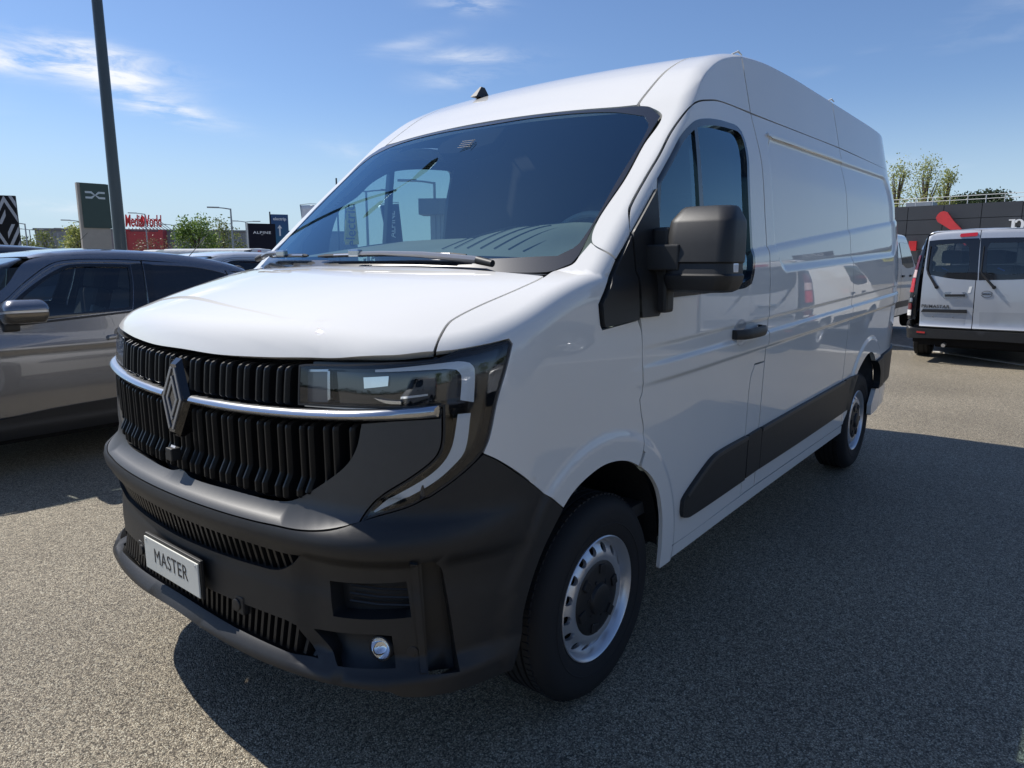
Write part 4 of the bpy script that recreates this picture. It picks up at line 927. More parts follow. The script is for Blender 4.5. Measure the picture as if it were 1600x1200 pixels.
        for x, z, o, hh in ((1.185, .938, .002, .010), (1.20, .940, .030, .016), (1.25, .945, .038, .017), (1.34, .955, .036, .017), (1.40, .962, .030, .016), (1.415, .964, .002, .010)):
            yb = .905+o; rings.append([(x, s*(yb-.03), z-hh), (x, s*yb, z-hh*.9), (x, s*(yb+.003), z), (x, s*(yb-.003), z+hh), (x, s*(yb-.03), z+hh)])
        mb.loft(rings); mb.build('door_handle', paint, fd[k])
        cup = [(1.305+.055*math.cos(a), -1, .968+.045*math.sin(a)) for a in np.linspace(0, 6.283, 18, endpoint=False)]
        sub('handle_cup', cup, BLUEBLK, .0015, .002)
        # door mirror
        mm = empty('door_mirror', (0, 0, 0)); mm.parent = root
        def shell(z0, z1, i0, i1, mname, m):
            rr = []
            for t in np.linspace(0, 1, 6):
                z = z0+(z1-z0)*t; i = i0+(i1-i0)*t**2
                rr.append([(x, s*(y), z+.10*(y-1.0)+.025) for x, y in rrect(.50+i*.6, .775-i*.3, .925+i*.3, 1.135-i, .045)])
            return MB().loft(rr).build(mname, m, mm)
        shell(1.150, 1.225, .0, .07, 'mirror_cap', paint); shell(1.132, 1.148, .012, .012, 'mirror_indicator', CLEARL); shell(1.130, 1.065, .008, .05, 'mirror_lower', mat('mirror_bronze', (.20, .18, .155), .25, metal=.6, coat=.5))
        mb = MB(); mb.box(.54, .64, s*.88-.04, s*.88+.08 if s > 0 else s*.88+.04, 1.03, 1.09, None, .015); mb.build('mirror_foot', BLACK, mm)
        for x in (-.87, 2.205):
            M = Matrix.Translation((x, s*.90, .37)) @ (Matrix.Identity(4) if s < 0 else Matrix.Rotation(math.pi, 4, 'Z'))
            MB().lathe([(.36, 0), (.36, .34), (0, .34)], 28, M, -.3, math.pi+.3).build('arch_liner', VOID, root)
    p('bonnet', [(-1.38, 0, .8), (-1.32, -.60, .83), (-1.0, -.72, .96), (-.30, -.74, 1.06), (-.12, -.5, 1.09), (-.15, 0, 1.1)][:6]+[(-.12, .5, 1.09), (-.30, .74, 1.06), (-1.0, .72, .96), (-1.32, .60, .83)], DOWN, paint, both=False, h=.08)
    wsq = [(-.05, 0, 1.12), (.02, -.60, 1.12), (.20, -.80, 1.17), (.575, -.785, 1.308), (.80, -.66, 1.49), (.780, -.45, 1.53), (.745, 0, 1.53)]
    p('windscreen', mirror_ring(wsq), par_chart((.6, 0, -.8)), TINT, both=False, depth=0, h=.08)
    p('roof_panel', mirror_ring([(.760, 0, 1.545), (.795, -.45, 1.545), (.815, -.655, 1.535), (1.3, -.64, 1.59), (1.9, -.63, 1.57), (2.45, -.60, 1.48), (2.62, -.45, 1.45), (2.64, 0, 1.45)]), DOWN, paint, both=False, h=.08, gap=.002)
    p('roof_rail_panel', [(-.10, -.78, 1.09), (.20, -.81, 1.175), (.575, -.79, 1.312), (.815, -.665, 1.525), (1.3, -.645, 1.59), (1.9, -.635, 1.57), (2.45, -.605, 1.48), (2.62, -.66, 1.37), (2.30, -.74, 1.44), (1.996, -.71, 1.497), (1.592, -.68, 1.524), (1.306, -.674, 1.534), (1.08, -.678, 1.528), (.941, -.70, 1.50), (.745, -.764, 1.373), (.557, -.833, 1.224), (.40, -.86, 1.165), (.10, -.87, 1.11)], par_chart((.1, .75, -.65)), paint, h=.05, gap=.002)
    p('tailgate', mirror_ring([(2.7, 0, 1.40), (2.7, -.60, 1.36), (2.85, -.80, .95), (2.9, -.80, .40), (2.9, 0, .40)]), par_chart((-1, 0, 0)), paint, both=False, h=.12)
    p('front_bumper', mirror_ring([(-1.4, 0, .82), (-1.3, -.65, .82), (-1.15, -.88, .74), (-1.2, -.88, .30), (-1.4, 0, .25)]), cyl_chart(0, 0), PLASTIC, both=False, h=.1)
    mb = MB(); mb.box(-1.1, 2.6, -.80, .80, .22, .40); mb.box(-.5, 1.8, -.86, .86, .24, .34); mb.build('underbody', VOID, root)
    for x, y in ((-.87, -.895), (-.87, .895), (2.205, -.895), (2.205, .895)): car_wheel(root, x, y, .335, -1 if y < 0 else 1, STEEL)
    # cabin
    LS = mat('leather_grey', (.24, .25, .25), .55); mb = MB()
    mb.box(.05, .55, -.72, .72, .85, 1.10, None, .05); mb.build('dashboard', CABIN, root)
    for y in (-.38, .38):
        for x in (1.02, 1.95):
            st = MB(); st.box(x-.05, x+.45, y-.24, y+.24, .55, .74, None, .05); st.box(-.06, .07, y-.23, y+.23, 0, .62, Matrix.Translation((x+.42, 0, .68)) @ Matrix.Rotation(rad(16), 4, 'Y'), .05)
            st.box(-.05, .05, y-.13, y+.13, .64, .84, Matrix.Translation((x+.42, 0, .66)) @ Matrix.Rotation(rad(14), 4, 'Y'), .04); so_ = st.build('seat', CABIN, root)
            if x < 1.5:
                sb = MB(); sb.box(-.066, .05, y-.232, y-.17, .06, .46, Matrix.Translation((x+.42, 0, .68)) @ Matrix.Rotation(rad(16), 4, 'Y'), .02); sb.build('seat_bolster', LS, so_)
    p('headliner', mirror_ring([(.80, 0, 1.5), (.85, -.60, 1.5), (2.4, -.58, 1.45), (2.5, 0, 1.45)]), DOWN, CABIN, both=False, lift=-.045, depth=0, h=.2)
    p('door_lining', q((.30, .45), (.30, 1.08), (.60, 1.07), (.823, 1.085), (1.415, 1.125), (2.5, 1.20), (2.5, .45)), SUVS, CABIN, lift=-.07, depth=0, h=.2)
    mb = MB(); mb.tube([(2.35, .02, 1.515), (2.33, .02, 1.54), (2.31, .02, 1.56)], [.035, .02, .008], 8); mb.tube([(2.325, .02, 1.55), (2.55, .02, 1.78)], [.004, .0025], 6); mb.build('roof_aerial', BLACK, root)
    return root
suv = make_suv('grey_suv', (0, 4.52, 0), 'dark grey metallic SUV parked beside the white van at the left edge', GREY)
# a darker saloon and a pale car stand behind it, seen over its roof
suv2 = copy_tree(suv); suv2.name = 'dark_car'; suv2.location = (-.05, 7.35, .085); tag(suv2, 'dark car roof seen behind the grey SUV at the far left edge', 'car')
suv3 = copy_tree(suv); suv3.name = 'pale_car'; suv3.location = (2.95, 7.45, .04); tag(suv3, 'pale silver car with black aerial fin mostly hidden behind the grey SUV', 'car')
PALE = mat('pale_silver_paint', (.52, .54, .56), .3, metal=.3, coat=1.0)
def repaint(root, a, b):
    for o in [root]+list(root.children_recursive):
        if o.type == 'MESH' and o.data.materials and o.data.materials[0] == a:
            o.material_slots[0].link = 'OBJECT'; o.material_slots[0].material = b
bpy.context.view_layer.update()
repaint(suv2, GREY, BLUEBLK); repaint(suv3, GREY, PALE)

# silver minibus with its rear doors towards us
def make_minibus(name, loc, rz, label, paint, writing, cargo=False):
    root = tag(empty(name, loc, rz), label, 'van')
    p = car_part(root, prim_sdf); RE = par_chart((1, 0, 0)); SD = par_chart((0, -1, 0)); DG_ = par_chart((.75, -.66, 0)); DG2 = par_chart((.75, .66, 0))
    yz = lambda *L: [(0., y, z) for y, z in L]; xz = lambda *L: [(x, 1., z) for x, z in L]
    # rear doors
    wl = [(.785, 1.815), (.58, 1.832), (.165, 1.841), (.150, 1.80), (.128, 1.40), (.118, 1.243), (.435, 1.262), (.755, 1.320), (.785, 1.41)]
    wr = [(.142, 1.841), (-.40, 1.840), (-.76, 1.815), (-.79, 1.41), (-.76, 1.32), (-.45, 1.268), (.105, 1.243), (.115, 1.40)]
    dl_ = p('rear_door', yz((.152, 1.955), (.30, 1.962), (.70, 1.93), (.80, 1.88), (.815, 1.30), (.810, .80), (.795, .55), (.122, .548), (.130, .86), (.140, 1.24)), RE, paint, h=.035, both=False, holes=[yz(*wl)])[0]
    dr_ = p('rear_door', yz((.148, 1.955), (-.30, 1.962), (-.70, 1.93), (-.80, 1.88), (-.815, 1.30), (-.810, .80), (-.795, .55), (.118, .548), (.126, .86), (.136, 1.24)), RE, paint, h=.035, both=False, holes=[yz(*wr)])[0]
    def sub(nm, L, m, par, lift=.004, depth=.01, h=.05, ch=RE, holes=(), corner=38, gap=0.): return panel_obj(nm, panel_geo(prim_sdf, ch, L, off=lift, depth=depth, h=h, gap=gap, holes=holes, corner=corner), m, par)
    gl_ = [(.700, 1.752), (.50, 1.768), (.335, 1.774), (.270, 1.715), (.240, 1.40), (.255, 1.345), (.45, 1.350), (.705, 1.372), (.715, 1.55)]
    gr_ = [(.02, 1.774), (-.45, 1.772), (-.66, 1.75), (-.70, 1.40), (-.45, 1.345), (-.02, 1.325), (.02, 1.37), (.045, 1.70)]
    for d, w, g in ((dl_, wl, gl_), (dr_, wr, gr_)):
        sub('window_surround', yz(*w), GLOSSB, d, .001, .012, holes=[yz(*g)]); sub('window_pane', yz(*g), TINT, d, -.004, 0)
    p('roof_panel', [(.155, .155, 1.98), (.22, .68, 1.96), (3.3, .70, 1.96), (3.35, 0, 1.98), (3.3, -.70, 1.96), (.22, -.68, 1.96), (.15, 0, 1.98)], DOWN, paint, both=False, h=.12)
    p('roof_edge', [(.16, .16, 1.965), (.20, .68, 1.955), (3.3, .70, 1.962), (3.3, .90, 1.85), (.32, .89, 1.88), (.19, .80, 1.90), (.17, .70, 1.935)], par_chart((.2, -.55, -.8)), paint, h=.08)
    sw = [(.75, 1.80), (3.35, 1.80), (3.72, 1.35), (3.70, 1.28), (.80, 1.28), (.70, 1.40)]
    sp = p('side_panel', xz((.33, 1.86), (3.3, 1.86), (3.75, 1.40), (4.1, 1.22), (4.85, .95), (4.9, .40), (4.55, .38), (4.50, .62), (4.25, .74), (4.0, .70), (3.82, .56), (3.78, .33), (1.42, .33), (1.38, .56), (1.2, .70), (1.0, .74), (.76, .66), (.66, .48), (.33, .48)), SD, paint, h=.07, holes=[xz(*sw)])
    for k, o in enumerate(sp):
        g = panel_geo(prim_sdf, SD, xz(*sw), off=-.004, depth=.01, h=.12, gap=0); panel_obj('side_window' if not cargo else 'blind_panel', g, paint if cargo else DARKG, o, mirror=k == 1)
        if cargo:
            g = panel_geo(prim_sdf, SD, xz((2.50, 1.78), (3.32, 1.78), (3.68, 1.35), (3.66, 1.30), (2.95, 1.28), (2.55, 1.36)), off=.004, depth=.01, h=.12, gap=0); panel_obj('door_window', g, DARKG, o, mirror=k == 1)
        g = panel_geo(prim_sdf, SD, xz((1.5, .50), (3.7, .50), (3.7, .62), (1.5, .62)), off=.012, depth=.015, h=.2, gap=0); panel_obj('side_moulding', g, PLASTIC, o, mirror=k == 1)
        for x in (2.45, 3.2):
            g = panel_geo(prim_sdf, SD, xz((x, 1.10), (x+.16, 1.10), (x+.16, 1.14), (x, 1.14)), off=.03, depth=.035, h=.1, gap=0); panel_obj('door_handle', g, PLASTIC, o, mirror=k == 1)
        g = panel_geo(prim_sdf, SD, xz((2.405, .36), (2.412, .36), (2.412, 1.27), (2.405, 1.27)), off=.001, depth=.002, h=.1, gap=0); panel_obj('door_gap', g, VOID, o, mirror=k == 1)
    p('bonnet', [(4.05, .0, 1.25), (4.05, .75, 1.22), (4.75, .70, 1.0), (4.85, 0, 1.0), (4.75, -.70, 1.0), (4.05, -.75, 1.22)], DOWN, paint, both=False, h=.15)
    p('windscreen', [(3.42, 0, 1.9), (3.40, .75, 1.85), (3.98, .82, 1.3), (4.02, 0, 1.28), (3.98, -.82, 1.3), (3.40, -.75, 1.85)], par_chart((-.6, 0, -.8)), TINT, both=False, depth=0, h=.2)
    p('front_bumper', [(4.9, 0, 1.0), (4.75, .85, .95), (4.75, .9, .35), (4.95, 0, .3), (4.75, -.9, .35), (4.75, -.85, .95)], par_chart((-1, 0, 0)), PLASTIC, both=False, h=.2)
    # corner lamps
    col = p('lamp_column', [(.185, .815, 1.925), (.30, .91, 1.90), (.31, .94, 1.60), (.30, .965, 1.10), (.28, .975, .64), (.06, .835, .64), (.07, .845, 1.10), (.11, .825, 1.65)], DG_, GLOSSB, lift=.004, depth=.02, h=.05)
    for k, o in enumerate(col):
        def lp(nm, z0, z1, m, y0=.855, x0=.12, x1=.24, y1=.955, lift=.012):
            L = [(x0, y0, z0), (x1, y1, z0), (x1, y1-.005, z1), (x0+.01, y0-.005, z1)]
            panel_obj(nm, panel_geo(prim_sdf, DG_, L, off=lift, depth=.012, h=.06, gap=0), m, o, mirror=k == 1)
        lp('red_lens', 1.39, 1.60, mat('dark_red_lamp', (.10, .008, .012), .15, coat=1)); lp('clear_lens', 1.27, 1.385, mat('pinkish_lamp', (.55, .40, .38), .2, coat=1)); lp('red_lens', 1.05, 1.26, RED)
        lp('silver_band', 1.685, 1.745, SATIN); lp('silver_band', .905, .965, SATIN); lp('red_lens', .79, .885, mat('dark_red_lamp')); lp('clear_lens', .70, .785, CLEARL, x1=.18, y1=.93)
    # bumper
    p('rear_bumper', [(-.06, 0, .525), (-.02, .80, .522), (.08, .93, .560), (.20, .97, .62), (.65, .975, .60), (.66, .97, .38), (.05, .90, .36), (-.04, .6, .375), (-.06, 0, .385)][:9]+[(-.04, -.6, .375), (.05, -.90, .36), (.66, -.97, .38), (.65, -.975, .60), (.20, -.97, .62), (.08, -.93, .56), (-.02, -.80, .522)], (cyl_chart(1.0, 0)[0], cyl_chart(1.0, 0)[1]), PLASTIC, both=False, lift=.006, depth=.04, h=.06)
    for s in (1, -1):
        o = sub('bumper_reflector', yz((s*.81, .448), (s*.81, .474), (s*.70, .470), (s*.70, .445)), RED, root, .012, .01)
    # details on the doors
    sub('brake_lamp', yz((.392, 1.905), (.40, 1.88), (.392, 1.857), (.19, 1.868), (.182, 1.895), (.190, 1.918)), RED, dl_, .02, .03)
    sub('plate_moulding', yz((.79, .760), (.765, .803), (.205, .818), (.198, .766)), PLASTIC, dl_, .018, .025)
    hr = sub('handle_recess', yz((.525, 1.045), (.50, 1.068), (.25, 1.072), (.222, 1.045), (.225, .985), (.50, .975), (.525, .995)), SATIN, dl_, .006, .01)
    sub('door_handle', yz((.495, 1.032), (.245, 1.040), (.245, 1.006), (.495, .998)), PLASTIC, dl_, .03, .03)
    sub('handle_dome', yz((.44, 1.03), (.40, 1.075), (.34, 1.085), (.29, 1.07), (.27, 1.035)), paint, dl_, .016, .02, corner=60)
    sub('door_sticker', yz((.172, 1.155), (.205, 1.150), (.222, 1.055), (.185, 1.058)), mat('white_sticker', (.75, .75, .72), .6), dl_, .003, .003)
    sub('plate_recess', yz((.785, .74), (.20, .755), (.215, .585), (.70, .585), (.78, .62)), mat('silver_recess_shade', (.36, .38, .41), .35, metal=.4, coat=1), dl_, .001, .002)  # flat patch; the recess shade is put into a darker silver
    sub('door_pressing', yz((.05, .79), (-.70, .80), (-.72, .60), (.035, .585)), mat('silver_recess_shade'), dr_, .001, .002)  # flat too, the pressing's shade is in the darker silver
    for y in (.63, .37): 
        q = cast(prim_sdf, np.array([[-1., y, .70]]), np.array([[1.0, 0, 0]]))[0]; M = Matrix.Translation(Vector(q)) @ Matrix.Rotation(rad(90), 4, 'Z')
        MB().lathe([(0, .006), (.009, .005), (.010, -.004)], 12, M).build('plate_stud', SATIN, dl_)
    for d, pts in ((dl_, [(.758, 1.74), (.763, 1.40), (.745, 1.335), (.618, 1.135)]), (dr_, [(.087, 1.73), (.085, 1.37), (.065, 1.325), (-.091, 1.147)])):
        q = cast(prim_sdf, np.array([[-1., y, z] for y, z in pts]), np.tile([1.0, 0, 0], (4, 1)))-np.array([.03, 0, 0])
        mb = MB(); mb.tube(q, [.007, .010, .014, .020], 6); mb.tube([q[3]+np.array([.03, 0, 0]), q[3]], .026, 10); mb.build('rear_wiper', BLACK, d)
    if writing:
        q = cast(prim_sdf, np.array([[-1., .61, .848]]), np.array([[1.0, 0, 0]]))[0]
        text_mesh('model_lettering', writing, .066, mat('badge_dark', (.06, .06, .065), .3, metal=.8), frame((q[0]-.006, .61, .848), (-.058, -1, 0), (.02, 0, 1)), dl_, depth=.004, sx=1.0, space=1.1, bold=.001)
        q = cast(prim_sdf, np.array([[-1., -.015, 1.046]]), np.array([[1.0, 0, 0]]))[0]; M = frame((q[0]-.004, -.015, 1.046), (0, -1, 0), (0, 0, 1))
        mb = MB()
        for a0, a1 in ((.18, 2.96), (3.32, 6.10)):
            mb.tube([M @ Vector((.066*math.cos(a), .046*math.sin(a), 0)) for a in np.linspace(a0, a1, 16)], .0035, 6)
        rl = mb.build('round_logo', mat('badge_dark'), dr_)
        text_mesh('logo_lettering', 'NISSAN', .030, mat('badge_dark'), M, rl, depth=.004, sx=1.15, bold=.0006)
    mb = MB(); mb.box(.15, 4.6, -.80, .80, .26, .46); mb.box(.3, .5, -.6, .6, .22, .30); mb.build('underbody', VOID, root)
    mb = MB(); mb.tube([(.40, .45, .30), (.05, .46, .27)], .028, 10); mb.build('exhaust_pipe', STEEL, root)
    for x, y in ((1.02, .955), (1.02, -.955), (4.1, .955), (4.1, -.955)): car_wheel(root, x, y, .335, 1 if y > 0 else -1, STEEL)
    for x in (1.02, 4.14):
        for s in (1, -1):
            M = Matrix.Translation((x, s*.96, .36)) @ (Matrix.Identity(4) if s < 0 else Matrix.Rotation(math.pi, 4, 'Z'))
            MB().lathe([(.39, 0), (.39, .34), (0, .34)], 28, M, -.3, math.pi+.3).build('arch_liner', VOID, root)
    mb = MB(); mb.box(.2, 3.9, -.90, .90, .46, .55); mb.build('cabin_floor', CABIN, root)
    for x in (.75, 1.75, 2.9):
        for y in (-.55, 0, .55):
            st = MB(); st.box(x, x+.5, y-.22, y+.22, .80, .95, None, .04); st.box(x-.06, x+.06, y-.23, y+.23, .90, 1.45, None, .05); st.box(x-.05, x+.05, y-.14, y+.14, 1.48, 1.68, None, .05); st.build('seat', CABIN, root)
    bl = MB()
    for y in (.62, -.10, -.6): bl.box(.66, .68, y-.05, y+.05, 1.385, 1.405, Matrix.Translation((0, y, 1.395)) @ Matrix.Rotation(rad(25), 4, 'X') @ Matrix.Translation((0, -y, -1.395)))
    bl.build('belt_buckles', mat('belt_blue', (.05, .14, .5), .5), root)['kind'] = 'stuff'
    return root
PRIM_LOC = (11.08, -1.10, 0)
bus = make_minibus('silver_minibus', PRIM_LOC, 0, 'silver minibus seen from behind with twin rear windows and PRIMASTAR lettering', SILVER, 'PRIMASTAR')
wv = make_minibus('white_delivery_van', (12.4, 1.64, .10), rad(-.5), 'white delivery van half hidden between the panel van and the silver minibus', WHITE, None, True)

# ------------------------------------------------------------------ ground
def asphalt():
    m = bpy.data.materials.new('asphalt'); m.use_nodes = True; t = m.node_tree; b = t.nodes['Principled BSDF']
    tcn = N(t, 'ShaderNodeTexCoord'); V = tcn.outputs['Object']
    v1 = N(t, 'ShaderNodeTexVoronoi', feature='F1', i_Scale=205.0); LK(t, V, v1.inputs['Vector'])
    v2 = N(t, 'ShaderNodeTexVoronoi', feature='F1', i_Scale=85.0); LK(t, V, v2.inputs['Vector'])
    n1 = N(t, 'ShaderNodeTexNoise', i_Scale=.55, i_Detail=6.0, i_Roughness=.6); LK(t, V, n1.inputs['Vector'])
    n2 = N(t, 'ShaderNodeTexNoise', i_Scale=38.0, i_Detail=4.0); LK(t, V, n2.inputs['Vector'])
    sp = N(t, 'ShaderNodeSeparateColor'); LK(t, v1.outputs['Color'], sp.inputs[0])
    r1 = N(t, 'ShaderNodeValToRGB'); e = r1.color_ramp.elements
    e[0].position = 0.0; e[0].color = (.12, .102, .078, 1); e[1].position = 1.0; e[1].color = (1.0, .94, .74, 1)
    for pos, c in ((.35, (.43, .362, .262)), (.62, (.69, .59, .43)), (.85, (.95, .83, .61))):
        k = e.new(pos); k.color = (*c, 1)
    LK(t, sp.outputs[0], r1.inputs[0])
    r2 = N(t, 'ShaderNodeMapRange', i_1=.0, i_2=.55, i_3=1.06, i_4=.38); LK(t, v1.outputs['Distance'], r2.inputs[0])
    sp2 = N(t, 'ShaderNodeSeparateColor'); LK(t, v2.outputs['Color'], sp2.inputs[0])
    r3 = N(t, 'ShaderNodeMapRange', i_3=.84, i_4=1.16); LK(t, sp2.outputs[1], r3.inputs[0])
    r4 = N(t, 'ShaderNodeMapRange', i_1=.3, i_2=.7, i_3=.68, i_4=1.00); LK(t, n1.outputs['Fac'], r4.inputs[0])
    r5 = N(t, 'ShaderNodeMapRange', i_1=.3, i_2=.7, i_3=.8, i_4=1.2); LK(t, n2.outputs['Fac'], r5.inputs[0])
    val = None
    for r in (r2, r3, r4, r5):
        if val is None: val = r.outputs[0]
        else:
            mu = N(t, 'ShaderNodeMath', operation='MULTIPLY'); LK(t, val, mu.inputs[0]); LK(t, r.outputs[0], mu.inputs[1]); val = mu.outputs[0]
    mixn = N(t, 'ShaderNodeVectorMath', operation='SCALE'); LK(t, r1.outputs[0], mixn.inputs[0]); LK(t, val, mixn.inputs['Scale'])
    LK(t, mixn.outputs[0], b.inputs['Base Color']); b.inputs['Roughness'].default_value = .55; b.inputs['Specular IOR Level'].default_value = .35
    hm = N(t, 'ShaderNodeMath', operation='MULTIPLY_ADD', i_1=-1.0, i_2=1.0); LK(t, v1.outputs['Distance'], hm.inputs[0])
    h2 = N(t, 'ShaderNodeMath', operation='MULTIPLY_ADD', i_1=.8); LK(t, sp.outputs[1], h2.inputs[0]); LK(t, hm.outputs[0], h2.inputs[2])
    bp = N(t, 'ShaderNodeBump', i_Strength=.9, i_Distance=.005); LK(t, h2.outputs[0], bp.inputs['Height']); LK(t, bp.outputs[0], b.inputs['Normal'])
    return m
ASPH = asphalt()
def sheet(name, poly, z, m):
    return struct(MB().add([(x, y, z) for x, y in poly], [tuple(range(len(poly)))]).build(name, m))
sheet('ground', [(-900, -900), (900, -900), (900, 900), (-900, 900)], 0, ASPH)
LINEM = mat('worn_white_paint', (.62, .61, .57), .7, var=(30, .25), bump=(200, .3))
KERB = mat('concrete_kerb', (.46, .44, .40), .8, var=(6, .15), bump=(80, .3))
PAVE = mat('grey_block_paving', (.19, .185, .175), .8, var=(9, .25), bump=(40, .4))
# flush kerb line running under the silver minibus and the paving behind it
A = np.array([11.2, -2.25]); B = np.array([13.5, .66]); d = (B-A)/np.linalg.norm(B-A); nn = np.array([d[1], -d[0]]); far = A-d*14; farB = B+d*22
kerb = []
L = np.linalg.norm(farB-far); nst = int(L/1.0)
root = tag(empty('kerb', (float(A[0]), float(A[1]), 0)), 'pale low kerb running diagonally under the silver minibus', 'kerb')
kme = None
for k in range(nst):
    p0 = far+d*(k*1.0); 
    if kme is None:
        mb = MB(); mb.box(.004, .994, -.07, .07, -.02, .012, None, .004); o = mb.build('kerb_stone', KERB, root); kme = o.data
    else: o = link('kerb_stone', kme, root)
    o.location = (float(p0[0]-A[0]), float(p0[1]-A[1]), 0); o.rotation_euler = (0, 0, math.atan2(d[1], d[0]))
sheet('paved_strip', [tuple(far+nn*.09), tuple(farB+nn*.09), tuple(farB+nn*9), tuple(far+nn*9)], .004, PAVE)
sheet('painted_line', [(11.05, .55), (11.55, .45), (11.9, 1.15), (11.75, 1.22), (11.45, .60), (11.08, .66)], .004, LINEM)

# ------------------------------------------------------------------ things round the car park
POLEM = mat('dark_green_grey_steel', (.045, .058, .064), .4, metal=.2, coat=.3)
GALV = mat('galvanised_steel', (.32, .34, .36), .5, metal=.5)
STONE = mat('totem_beige', (.34, .31, .27), .55, var=(4, .05))
def at(px, depth):
    p = spot(px, 410, depth); return np.array([p[0], p[1], 0.0])
def zat(px, py, depth): return float(spot(px, py, depth)[2])
def facing(p, turn=0.0):
    """frame axes of an upright board at p that faces the camera, turned by `turn` degrees"""
    d = CAM-p; a = math.atan2(d[1], d[0])+rad(turn); n = np.array([math.cos(a), math.sin(a), 0]); return np.array([-n[1], n[0], 0.0]), n
def board_box(mb, o, r, n, x0, x1, z0, z1, t0, t1):
    c = lambda x, t, z: tuple(o+r*x+n*t+np.array([0, 0, z])); vs = [c(x, t, z) for x in (x0, x1) for t in (t0, t1) for z in (z0, z1)]
    return mb.add(vs, [(0, 1, 3, 2), (4, 6, 7, 5), (0, 4, 5, 1), (2, 3, 7, 6), (0, 2, 6, 4), (1, 5, 7, 3)])
Z0 = np.zeros(3)
# near lamp post
b = at(191, 12.6); post = tag(empty('lamp_post', tuple(b)), 'tall dark lamp post close behind the grey SUV', 'lamp post')
mb = MB(); mb.tube([(0, 0, 0), (0, 0, 1.0), (0, 0, 10.5)], [.112, .108, .062], 20); mb.build('pole', POLEM, post)
mb = MB(); mb.tube([(0, 0, 0), (0, 0, .30), (0, 0, .32)], [.16, .16, .11], 20); mb.build('base_sleeve', POLEM, post)
ax = np.array([math.cos(YAW+1.1), math.sin(YAW+1.1), 0])
for s in (-1, 1):
    mb = MB(); mb.tube([(0, 0, 10.3), tuple(ax*s*.9+np.array([0, 0, 10.55]))], [.04, .03], 8); ar = mb.build('arm', POLEM, post)
    mb = MB(); mb.loft([[tuple(ax*s*(.8+t*1.0)+np.cross(ax, [0, 0, 1])*w*sn+np.array([0, 0, 10.55+dz])) for sn, dz in ((1, 0), (.6, .09), (-.6, .09), (-1, 0), (-.8, -.04), (.8, -.04))] for t, w in ((0, .05), (.15, .17), (.7, .2), (1, .08))]); mb.build('lamp_head', POLEM, ar)
# striped totem
def prism_on(o, r, n, poly, t0, t1):
    f = lambda t: (lambda x, z: tuple(o+r*x+n*t+np.array([0, 0, z])))
    return MB().prism(poly, f(t0), f(t1))
def clip_poly(poly, x0, x1, z0, z1):
    def cut(p, f):
        out = []
        for i in range(len(p)):
            a, b = p[i-1], p[i]; fa, fb = f(a), f(b)
            if fa*fb < 0: t = fa/(fa-fb); out.append((a[0]+(b[0]-a[0])*t, a[1]+(b[1]-a[1])*t))
            if fb >= 0: out.append(b)
        return out
    for f in (lambda q: q[0]-x0, lambda q: x1-q[0], lambda q: q[1]-z0, lambda q: z1-q[1]):
        if len(poly) < 3: return []
        poly = cut(poly, f)
    return poly
D = 44.0; c0 = at(13, D); r, n = facing(c0, -12); zt = zat(20, 307, D); tz = tag(empty('striped_totem', tuple(c0)), 'black totem with pale grey concentric diamond stripes at the far left', 'sign')
w2 = .80
board_box(MB(), Z0, r, n, -w2, w2, 0, zt, -.14, .14).build('totem_body', mat('totem_black', (.008, .008, .010), .6, spec=.2), tz)
TG = mat('totem_stripe_grey', (.36, .38, .42), .4)
zc = zt-1.75; a_, b_ = .62, 1.28; k = 0
cen_x = .20
for s in (.70, 1.36, 2.04, 2.72, 3.4, 4.08):
    st = .20
    for sx in (-1, 1):
        for sz_ in (-1, 1):
            poly = [(cen_x+sx*0, zc+sz_*b_*s), (cen_x+sx*a_*s, zc), (cen_x+sx*a_*(s-st*1.5), zc), (cen_x, zc+sz_*b_*(s-st*1.5))]
            poly = clip_poly(poly, -w2, w2, .9, zt-.03)
            if len(poly) >= 3 and not (s == .70 and sx*sz_ > 0): prism_on(Z0, r, n, poly, .14, .146).build('stripe', TG, tz)
# green totem
D = 38.0; c0 = at(157, D); r, n = facing(c0, 14); zt = zat(152, 289, D); gt = tag(empty('green_totem', tuple(c0)), 'tall green totem with a silver link emblem on a beige panel', 'sign')
w2 = .66; zs = zat(157, 357, D)
board_box(MB(), Z0, r, n, -w2-.12, w2-.02, 0, zt, -.22, .10).build('totem_body', STONE, gt)
board_box(MB(), Z0, r, n, -w2+.02, w2+.05, zs, zt-.02, .10, .16).build('green_panel', mat('totem_green', (.030, .058, .050), .45), gt)
el = mat('emblem_silver', (.46, .50, .52), .35, metal=.3); ez = zat(157, 307, D); u = .115
for s in (-1, 1):      # two facing brackets meeting in an X
    for q in (-1, 1):
        mb = prism_on(Z0, r, n, [(s*.47+.03, ez+q*.19), (s*.16+.03, ez+q*.19), (.03+s*.0, ez+q*.02), (.03+s*.0, ez-q*.03+q*.0), (s*.20+.03, ez+q*.09), (s*.47+.03, ez+q*.09)], .162, .172)
        mb.build('emblem_bracket', el, gt)
